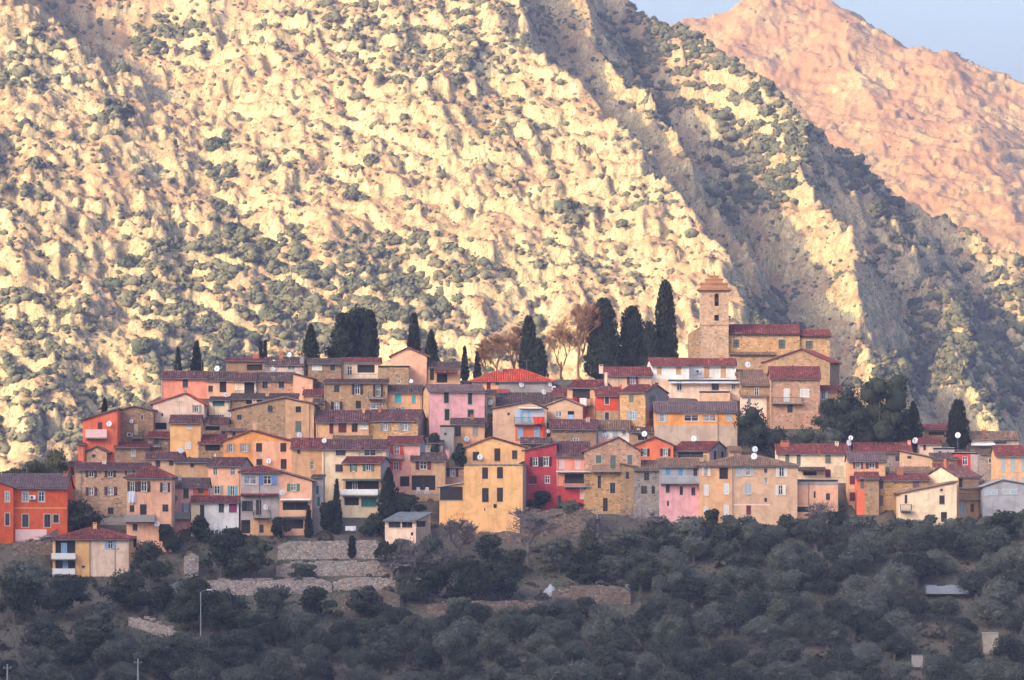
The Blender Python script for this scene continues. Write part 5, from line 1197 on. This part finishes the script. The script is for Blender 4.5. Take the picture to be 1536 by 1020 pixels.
def bare(label, px, top, base, width, Y=None, mat=None, seed=1, depth=5, cat='tree'):
    Y = Yrow(base) if Y is None else Y; s = sc_at(Y); X = wx(px, Y); zb = gz(X, Y); h = wz(top, Y)-zb
    r = empty('bare_tree', (X, Y, zb)); tag(r, label, cat, 'leafless trees'); link('branches', bare_mesh(h, width*s, seed, mat or M_TWIG, depth, .02*h+.05), r)
    m = MB(); m.tube([(0, 0, -.5), (0, 0, .4)], [.03*h+.06, .022*h+.05], 8); m.build('trunk', mat or M_BARK, r)
    rr = random.Random(seed+50); w = width*s; lob = []
    for k in range(9):
        a_ = rr.uniform(0, 6.28); q = rr.uniform(.05, .36)*w; r_ = rr.uniform(.14, .22)*w; lob.append((math.cos(a_)*q, math.sin(a_)*q, h*rr.uniform(.5, .85), r_, r_, r_*1.1))
    V, F = leafcloud(lob, int(300+h*w*9), .62, np.random.RandomState(seed), up=.7, elong=9, shell=.1, outer=1.1); link('twigs', np_mesh('twigs', V, F, mat or M_TWIG), r)
bare('tall leafless plane tree glowing orange left of the great cypress', 868,452,570,82,69,M_TWIG,3,6)
bare('leafless tree with a forked trunk beside the two-topped cypress', 842,478,570,56,71,M_TWIG,4,6)
bare('spreading leafless tree behind the red hipped roof', 745,498,575,76,70,M_TWIG,5,6)
bare('leafless tree touching the slender cypresses', 728,512,575,54,72,M_TWIG,6,6)
bare('leafless tree between the red hipped roof and the two-topped cypress', 772,486,575,54,73,M_TWIG,9,6)
bare('large bare vase-shaped garden tree in front of the brown retaining wall', 793,760,850,104,None,M_TWIGG,7,6)
bare('crooked bare tree below the yellow house', 690,776,838,72,None,M_TWIGG,8,5)
bare('bare thorny shrub beside the peach garden shed', 622,808,858,64,None,M_TWIGG,11,5,'shrub')
bare('greyish bare shrub on the overgrown terrace', 668,822,872,74,None,M_TWIGG,12,5,'shrub')
bare('bare bramble on the bank left of the overgrown terrace wall', 590,832,880,80,None,M_TWIGG,13,5,'shrub')
bare('reddish bare shrub under the pink-washed stone gable', 905,770,825,70,None,M_TWIGG,14,5,'shrub')
bare('bare shrub below the grey and pink house', 965,764,812,80,None,M_TWIGG,15,5,'shrub')
bare('bare shrub beneath the cream house with slanting roof', 1235,752,800,60,None,M_TWIGG,16,5,'shrub')
# dark evergreen bushes and garden trees: label, px, top, base, width, material, variant
E_, O_, L_ = M_EVERG, M_OLIVE, M_LIGHTL
BUSH = [
 ('round dark evergreen tree in front of the stone house with brown shutters',120,746,802,66,E_,0), ('broad dark bush beside the low yellow house',225,812,884,80,E_,1), ('dark bush beneath the concrete pole',188,858,918,84,E_,2),
 ('dense dark tree left of the pale terrace walls',332,797,872,78,E_,3), ('dense dark tree against the pale terrace wall end',380,800,872,76,E_,4), ('dark bush under the stone wall of the orange house',40,836,896,80,O_,0),
 ('wide dark shrub below the low yellow house',95,862,930,110,O_,1), ('dark tree behind the street lamp',287,866,948,74,E_,2), ('dark tree right of the street lamp',338,880,952,80,E_,0), ('dark bush below the long light grey wall',405,878,945,72,O_,3),
 ('dark garden bush below the maroon-shuttered porch',606,742,782,60,E_,1), ('low garden bush beside the peach shed',563,772,804,40,E_,2), ('dark shrub mass on the terrace, left part',655,842,908,90,E_,3), ('dark shrub mass on the terrace, middle part',705,832,905,92,E_,4), ('dark shrub mass on the terrace, right part',750,838,905,80,E_,0),
 ('rounded dark bush in front of the crimson house',811,737,770,42,E_,1), ('dark tree at the end of the brown retaining wall',885,796,856,58,E_,2), ('dark tree below the pink-washed stone gable',938,792,850,80,O_,4), ('dark tree below the grey stone house',990,784,838,70,E_,0),
 ('small round bush against the large tan house',1069,764,800,30,E_,3), ('dark tree under the large tan house',1030,778,832,76,O_,2), ('dark shrub at the corner of the large tan house',1085,788,838,66,E_,1),
 ('dark ivy-like bush beside the orange picture-window house',1128,612,684,66,E_,2), ('dark bush below the tan stone house',1166,636,688,60,E_,4), ('dark bush below the rough stone house',1206,634,690,60,E_,0), ('dark shrub right of the church foot',1246,598,664,62,E_,1),
 ('loose grey-green tree at the church hill edge',1272,582,668,64,O_,2), ('huge dark evergreen tree right of the church',1320,556,672,104,E_,3), ('dark evergreen in front of the huge one',1290,602,672,78,E_,4), ('dark evergreen right of the huge one',1346,604,668,60,E_,0), ('scrubby bushes on the bank below the church',1240,642,690,74,O_,1),
 ('light green tree behind the orange house roof',85,676,728,58,L_,2), ('light green tree at the edge of the coral annex',55,690,735,50,L_,3), ('small bush between the pink house and cellar',252,786,830,40,E_,4), ('bushy plant in front of the magenta door house',300,776,812,34,E_,2), ('agave-like bush under the peach balcony',417,776,808,34,E_,1), ('low bush in front of the arched cellar',352,790,820,40,E_,0),
 ('bush beside the ochre balcony house',1446,776,806,44,E_,3), ('dark bushes under the corrugated shed',1502,764,808,78,E_,4), ('dark bush at the far right below the ochre house',1540,768,812,60,E_,2), ('low bush under the cream slanting-roof house',1352,778,818,70,O_,3), ('bush below the narrow coral house',1296,774,814,66,O_,0),
 ('dark green shrub in the alley below the rose pink house',652,650,690,26,E_,1), ('potted shrubs on the narrow pink terrace',690,668,700,22,E_,2), ('garden shrub among tall pots by the teal awning house',490,752,800,30,E_,3), ('tree on the bank behind the left houses',20,700,740,60,L_,4),
 ('dark tree at the foot of the stone wall by the yellow house balconies',22,872,935,84,E_,3), ('dark tree between the concrete pole and the slanting wall',152,900,962,84,O_,4), ('dark bush over the grass below the wide shrub',66,926,985,84,O_,2), ('dark bush left of the slanting wall foot',130,944,1002,84,E_,1), ('bushy tree beneath the slanting wall',232,958,1012,84,O_,0), ('leafy bush hiding the step of the narrow stair wall',248,878,922,50,E_,3), ('rounded bush below the short pale wall',342,948,1000,76,O_,1), ('bush at the left end of the long light grey wall',300,872,905,44,E_,2), ('bramble clump across the dark rubble wall',455,846,876,50,O_,3), ('ivy clump where the two upper terrace walls meet',580,812,862,46,E_,4), ('dark bramble at the foot of the garden shed',600,806,846,44,O_,0), ('bushy clump between the shed and the crooked bare tree',648,806,852,56,O_,2), ('dark hedge below the stone plinth of the yellow house',735,806,850,66,O_,1), ('dark hedge left of the vase-shaped bare tree',768,822,866,50,E_,3), ('dark hedge under the brown retaining wall',838,806,862,66,O_,4), ('dark bush behind the plank shelter',880,842,894,66,E_,0), ('dark bush behind the curving terrace wall',918,836,888,62,O_,3), ('dark tree at the top corner of the grove',962,826,886,72,E_,2), ('bramble half covering the low wall below the bare garden shrubs',690,896,926,56,O_,3), ('bramble over the middle of the curving terrace wall',880,896,928,50,O_,1), ('bushes hiding the low dark terrace wall',548,884,926,70,O_,2), ('dark bush in front of the long light grey wall',470,880,932,66,E_,1), ('bush on the overgrown brown wall',612,858,902,60,O_,4), ('dark bush under the white tarpaulin',812,898,945,66,O_,0)]
for (lab, px, top, base, w_, mt, v_) in BUSH:
    broad('evergreen_bush' if base-top < 75 else 'evergreen_tree', lab, 'bushes and garden trees of the village', px, top, base, w_, mt, v_, cat='bush' if base-top < 75 else 'tree')
for i in range(22):                                # low hedge plants along the foot of the lowest houses
    px = 1000+i*25+rnd.uniform(-8, 8); ba = (806 if px < 1300 else 812)+rnd.uniform(-6, 8)
    broad('hedge_shrub', 'low dark shrub in the hedge between the lowest right-hand houses and the olive grove', 'hedge shrubs under the lowest houses', px, ba-rnd.uniform(26, 38), ba, rnd.choice((36, 44)), rnd.choice((M_EVERG, M_OLIVE)), i % 5, n=1500, cat='bush')
# olive grove: jittered rows over the lower slope
cnt = 0; Y = -5.0; rowi = 0
while Y > -68:
    X = -84.0 + (rowi % 2)*2.6
    while X < 86:
        xx, yy = X+rnd.uniform(-1.3, 1.3), Y+rnd.uniform(-1.2, 1.2); s = sc_at(yy); px = xx/s+768; row = 790-yy/.235
        ok = row > (815 if px > 1110 else 842 if px > 955 else 940 if px > 300 else 985)
        if 1386 < px < 1462 and 884 < row < 925: ok = False
        if 1462 < px < 1510 and 965 < row < 1005: ok = False
        if 1350 < px < 1400 and 985 < row < 1025: ok = False
        if ok and px > -150 and px < 1690 and rnd.random() < .96 and cnt < 300:
            k = rnd.randrange(8); f = rnd.uniform(.78, 1.18)*(0.9 if px < 955 else 1.0)
            thing_tree('olive_tree', 'silvery grey-green olive tree standing in the shaded grove below the village', 'olive trees of the grove', OLIVES[k][0], OLIVES[k][1], (xx, yy, gz(xx, yy)), (f*rnd.uniform(.9, 1.15), f*rnd.uniform(.9, 1.15), f*rnd.uniform(.9, 1.1)), rnd.uniform(0, 6.28)); cnt += 1
        X += 5.1
    Y -= 4.3; rowi += 1
print('olives', cnt)
# weeds, brambles and ivy on the terraces and banks
M_WEED = foliage_mat('weeds', (0.045, 0.045, 0.032), (0.125, 0.105, 0.082), 0.25)
rng = np.random.RandomState(77); n = 6400
x = rng.rand(n)*184-92; y = -64+rng.rand(n)*100; z = ground_z(x, y)
rr_ = 790-y/.235; px_ = x/((CAMD+y)/(CAMD*PXM))+768
keep = (fbm(x/7, y/7, 3)+rng.rand(n)*.7 > .25) & (rr_ > 790)
keep |= (rng.rand(n) < .10) & (rr_ <= 790) & (rr_ > 560)
for (a, b, t_, bo, _) in WALLS: keep &= ~((px_ > a-4) & (px_ < b+4) & (rr_ < bo+10) & (rr_ > bo-2) & (rng.rand(n) < .75))
x, y, z = x[keep], y[keep], z[keep]; rad = .28*np.exp(rng.normal(size=len(x))*.5)
W_P = []
for i in range(4):
    V_, F_ = tri_leaves(46, np.random.RandomState(90+i), 1.0, .42, .8); W_P.append((V_, F_))
tag(join_scatter('undergrowth', range(len(x)), lambda r: W_P, M_WEED, 9), 'brambles, weeds and dry stalks covering the terraced banks', 'undergrowth', kind='stuff')
print('weeds', len(x))
# grass on the open parts of the slope
rng = np.random.RandomState(8); n = 26000
gx2 = rng.rand(n)*150-75; gy2 = -62+rng.rand(n)*62; gz2 = ground_z(gx2, gy2)
keep = fbm(gx2/9, gy2/9, 3) > -.05; gx2, gy2, gz2 = gx2[keep], gy2[keep], gz2[keep]; n = len(gx2)
a = rng.rand(n)*6.283; hgt = .18+.3*rng.rand(n); w_ = .10
V = np.stack([np.stack([gx2-np.cos(a)*w_, gy2-np.sin(a)*w_, gz2-.05], 1), np.stack([gx2+np.cos(a)*w_, gy2+np.sin(a)*w_, gz2-.05], 1), np.stack([gx2+rng.normal(size=n)*.1, gy2+rng.normal(size=n)*.1, gz2+hgt], 1)], 1).reshape(-1, 3)
tag(link('grass', np_mesh('grass', V, np.arange(n*3).reshape(-1, 3), foliage_mat('grass_blades', (.03, .075, .045), (.075, .10, .05), .3))), 'dark green grass on the shaded slope between the trees', 'grass', kind='stuff')
# ------------------------------------------------------------------ street furniture, garden things, washing
def pole(label, px, top, base, lamp=False):
    Y = Yrow(base); X = wx(px, Y); zb = gz(X, Y); h = wz(top, Y)-zb
    r = empty('street_lamp' if lamp else 'utility_pole', (X, Y, zb)); tag(r, label, 'street lamp' if lamp else 'pole')
    m = MB(); m.tube([(0, 0, -.5), (0, 0, h)], [.13, .09] if not lamp else [.08, .05], 8); m.build('pole', M_CONC if not lamp else flat('galvanised', (.42, .42, .43), .5), r)
    if lamp:
        m = MB(); m.tube([(0, 0, h-.05), (.35, 0, h+.16), (.9, 0, h+.3)], [.04, .035, .03], 6); m.build('arm', M_METAL, r)
        m = MB(); m.box((.78, -.11, h+.22), (1.4, .11, h+.36)); m.build('lamp_head', M_DISH, r)
    else:
        m = MB(); m.box((-.5, -.06, h-.55), (.5, .06, h-.45)); m.build('crossarm', M_METAL, r)
        for i in (-.42, 0, .42):
            m = MB(); m.lathe([(.02, 0), (.06, .02), (.05, .08), (.07, .12), (.03, .18), (0, .19)], 8, (i, 0, h-.45)); m.build('insulator', M_CONC, r)
pole('concrete utility pole in front of the low yellow house', 173, 818, 890)
pole('slender street lamp with a short arm among the dark trees', 301, 888, 956, True)
pole('pale pole sticking out of the olive grove below the slanting wall', 207, 988, 1062)
pole('pale pole at the grass edge left of the olive grove', 11, 996, 1062)
pole('thin white post at the end of the brown retaining wall', 896, 763, 806)
def cloth(label, px0, px1, top, bot, base, col, dY=-1.1, cat='laundry', taper=0):
    Y = Yrow(base)+dY; s = sc_at(Y); X = wx((px0+px1)/2, Y); w = (px1-px0)*s; h = (bot-top)*s; nx, nz = 10, 6; V = []; F = []
    for th in (0, .03):
        for j in range(nz+1):
            for i in range(nx+1):
                u, v = i/nx-.5, j/nz; ww = w*(1-taper*v); V.append((u*ww, th+.05*math.sin(u*14+v*2)*(.3+v), -v*h*(1+.06*math.sin(u*9))))
    k = (nx+1)*(nz+1)
    for j in range(nz):
        for i in range(nx):
            q = j*(nx+1)+i; F.append((q, q+nx+1, q+nx+2, q+1)); F.append((k+q, k+q+1, k+q+nx+2, k+q+nx+1))
    me = bpy.data.meshes.new('laundry'); me.from_pydata(V, [], F); me.materials.append(flat('cloth_'+col, hexc(col), .9)); me.update()
    o = link('laundry', me, loc=(X, Y, wz(top, Y))); tag(o, label, cat); return o
cloth('white cloth hung out below a window of the tall pale pink house', 192, 203, 737, 754, 827, 'D8DCE8', -.35)
cloth('red cloth drying on the black loggia balcony', 859, 865, 596, 606, 620, 'B02A3A', -1.05)
cloth('dark red towel beside the white sheet on the loggia', 865, 869.5, 597, 607, 620, '7A1A34', -1.05)
cloth('white sheet hanging on the black loggia balcony', 869.5, 880, 597, 611, 620, 'F2EEEA', -1.05)
cloth('pale blue shirt hung under the window of the beige gable', 852, 861, 622, 631, 634, 'A8C6EA', -.3, taper=.25)
cloth('orange-red sunshade cloth draped over the blue balcony', 799, 817, 625, 635, 664, 'E2452C', -1.15, taper=.3)
cloth('red sheet hanging down below the sunshade of the blue balcony', 812, 817.5, 634, 656, 664, 'D8502F', -.5, taper=.5)
cloth('white sheet propped in the garden under the teal awning house', 518, 534, 789, 796, 800, 'E8E6EE', -.2)
# garden chairs
def chair(label, px, base, dY, row):
    Y = Yrow(base)+dY; X = wx(px, Y); z0 = wz(row, Y); r = empty('garden_chair', (X, Y, z0), rnd.uniform(-.6, .6)); tag(r, label, 'chair', 'white garden chairs')
    pm = M_DISH
    m = MB(); m.box((-.24, -.24, .40), (.24, .24, .44)); m.build('seat', pm, r)
    m = MB()
    for i in range(4): m.box((-.22+i*.12, .20, .46), (-.14+i*.12, .24, .86))
    m.box((-.24, .19, .86), (.24, .25, .92)); m.build('backrest', pm, r)
    for a_ in (-1, 1):
        for b_ in (-1, 1):
            m = MB(); m.tube([(a_*.24, b_*.24, 0), (a_*.21, b_*.21, .41)], [.025, .025], 5); m.build('leg', pm, r)
        m = MB(); m.box((a_*.24-.03, -.24, .60), (a_*.24+.03, .22, .64)); m.build('armrest', pm, r)
for px in (541, 553, 566): chair('white plastic chair on the railed terrace of the cream skyline house', px, 570, 3.6, 570)
for px in (628, 640): chair('white lattice chair on the pillared porch of the brown house', px, 745, -.9, 741)
# terrace slab in front of the cream skyline house and porch floor
def slab_thing(name, label, px0, px1, row, base, dY, dep, cat='terrace', rail=False):
    Y = Yrow(base)+dY; s = sc_at(Y); X = wx(px0, Y); r = empty(name, (X, Y, wz(row, Y))); tag(r, label, cat); w = (px1-px0)*s
    m = MB(); m.box((0, 0, -.25), (w, dep, 0)); m.build('slab', M_CONC, r)
    m = MB(); m.box((.05, .05, -4.0), (w-.05, dep, -.26)); m.build('support_wall', wallmat('stone'), r)
    if rail:
        m = MB(); k = int(w/.16)
        for i in range(k+1): m.box((i*w/k-.012, .03, .003), (i*w/k+.012, .06, .85))
        m.box((0, .02, .85), (w, .08, .9)); m.build('railing', M_RAIL, r)
slab_thing('terrace', 'stone-fronted terrace with an iron railing before the cream skyline house', 517, 582, 570, 570, 2.2, 2.7, rail=True)
slab_thing('terrace', 'small planted terrace under the brown porch', 606, 664, 741, 745, -1.8, 1.7)
# allotment things on the lower terraces
def tarp(label, px, row, w, h, base, col='A9ADB8', seed=0):
    Y = Yrow(base); s = sc_at(Y); X = wx(px, Y); rr = np.random.RandomState(seed); V, F = ico(3); zb = gz(X, Y)
    V = V*(1+.22*rr.normal(size=len(V))[:, None]*.5); V[:, 0] *= w*s/2; V[:, 1] *= .7; V[:, 2] = np.maximum(V[:, 2], -.15)*h*s
    o = link('tarpaulin', np_mesh('tarpaulin', V, F, flat('tarp_'+col, hexc(col), .6)), loc=(X, Y, wz(base, Y)+.05)); tag(o, label, 'tarpaulin')
tarp('crumpled white tarpaulin heaped on the lower terrace', 826, 885, 22, 14, 894, seed=2)
tarp('bluish tarpaulin heap between the white one and the plank shelter', 843, 888, 16, 10, 896, '9AA4BC', 3)
tarp('white plastic bag heap at the end of the curving terrace wall', 941, 880, 9, 12, 888, seed=4)
Y = Yrow(898); s = sc_at(Y); r = empty('plank_shelter', (wx(857, Y), Y, wz(898, Y))); tag(r, 'small open plank shelter on the terrace beside the tarpaulins', 'shelter')
m = MB(); m.box((0, 0, 1.75), (1.7, 1.2, 1.83)); m.build('roof', M_WOOD, r)
for a_ in (.03, 1.6):
    for b_ in (.05, 1.1): m = MB(); m.box((a_, b_, -.4), (a_+.09, b_+.09, 1.745)); m.build('post', flat('shelter_wood', (.28, .17, .10), .8), r)
for i in range(6): m = MB(); m.box((.12+i*.24, 1.16, .0), (.34+i*.24, 1.19, 1.6)); m.build('plank', flat('shelter_wood', (.28, .17, .10), .8), r)
Y = Yrow(896); r = empty('polytunnel', (wx(1388, Y), Y-1, wz(890, Y))); tag(r, 'white plastic polytunnel among the olive trees', 'greenhouse'); s = sc_at(Y)
L_ = 64*s; V = []; F = []
for i in range(13):
    for k in range(11):
        an = math.pi*k/10; V.append((L_*i/12, 1.1+math.cos(an)*1.3, math.sin(an)*(1.1+.10*math.sin(i*1.1))-.05))
for i in range(12):
    for k in range(10): q = i*11+k; F.append((q, q+1, q+12, q+11))
F.append(tuple(range(11))); F.append(tuple(12*11+k for k in range(11))[::-1])
me = bpy.data.meshes.new('sheet'); me.from_pydata(V, [], F); me.materials.append(flat('plastic_sheet', (.20, .215, .24), .35)); me.update(); link('sheet', me, r)
for i in range(0, 13, 3):
    m = MB(); m.tube([(L_*i/12, 1.1+math.cos(math.pi*k/10)*1.33, math.sin(math.pi*k/10)*1.16) for k in range(11)], [.03]*11, 5); m.build('hoop', M_METAL, r)
Y = Yrow(982); r = empty('cistern', (wx(1475, Y), Y, wz(974, Y))); tag(r, 'square concrete water cistern at the edge of the grove', 'cistern')
m = MB(); m.box((0, 0, -1.2), (1.9, 1.8, 2.0)); m.build('tank', plaster('cistern_plaster', (.40, .34, .28), .6), r); m = MB(); m.box((-.08, -.08, 2.0), (1.98, 1.88, 2.12)); m.build('lid', M_CONC, r)
Y = Yrow(1005); r = empty('painted_box', (wx(1368, Y), Y, wz(990, Y))); tag(r, 'white painted box standing in a gap of the olive grove', 'box')
m = MB(); m.box((0, 0, -.9), (1.4, .9, .55)); m.build('body', M_CONC, r); m = MB(); m.box((-.06, -.06, .551), (1.46, .96, .63)); m.build('lid', M_METAL, r)
# ------------------------------------------------------------------ the air
hz = bpy.data.materials.new('haze'); hz.use_nodes = True; ht = hz.node_tree; ht.nodes.clear()
ho = ht.nodes.new('ShaderNodeOutputMaterial'); hv_ = ht.nodes.new('ShaderNodeVolumePrincipled')
hv_.inputs['Color'].default_value = (0.38, 0.50, 1.0, 1); hv_.inputs['Density'].default_value = 0.000085; hv_.inputs['Anisotropy'].default_value = 0.0
ht.links.new(hv_.outputs[0], ho.inputs['Volume'])
m = MB(); m.box((-9500, -9500, -78), (9500, 9500, 330)); o = m.build('haze', hz); tag(o, kind='stuff', label='thin bluish evening haze in the valley air', cat='haze')
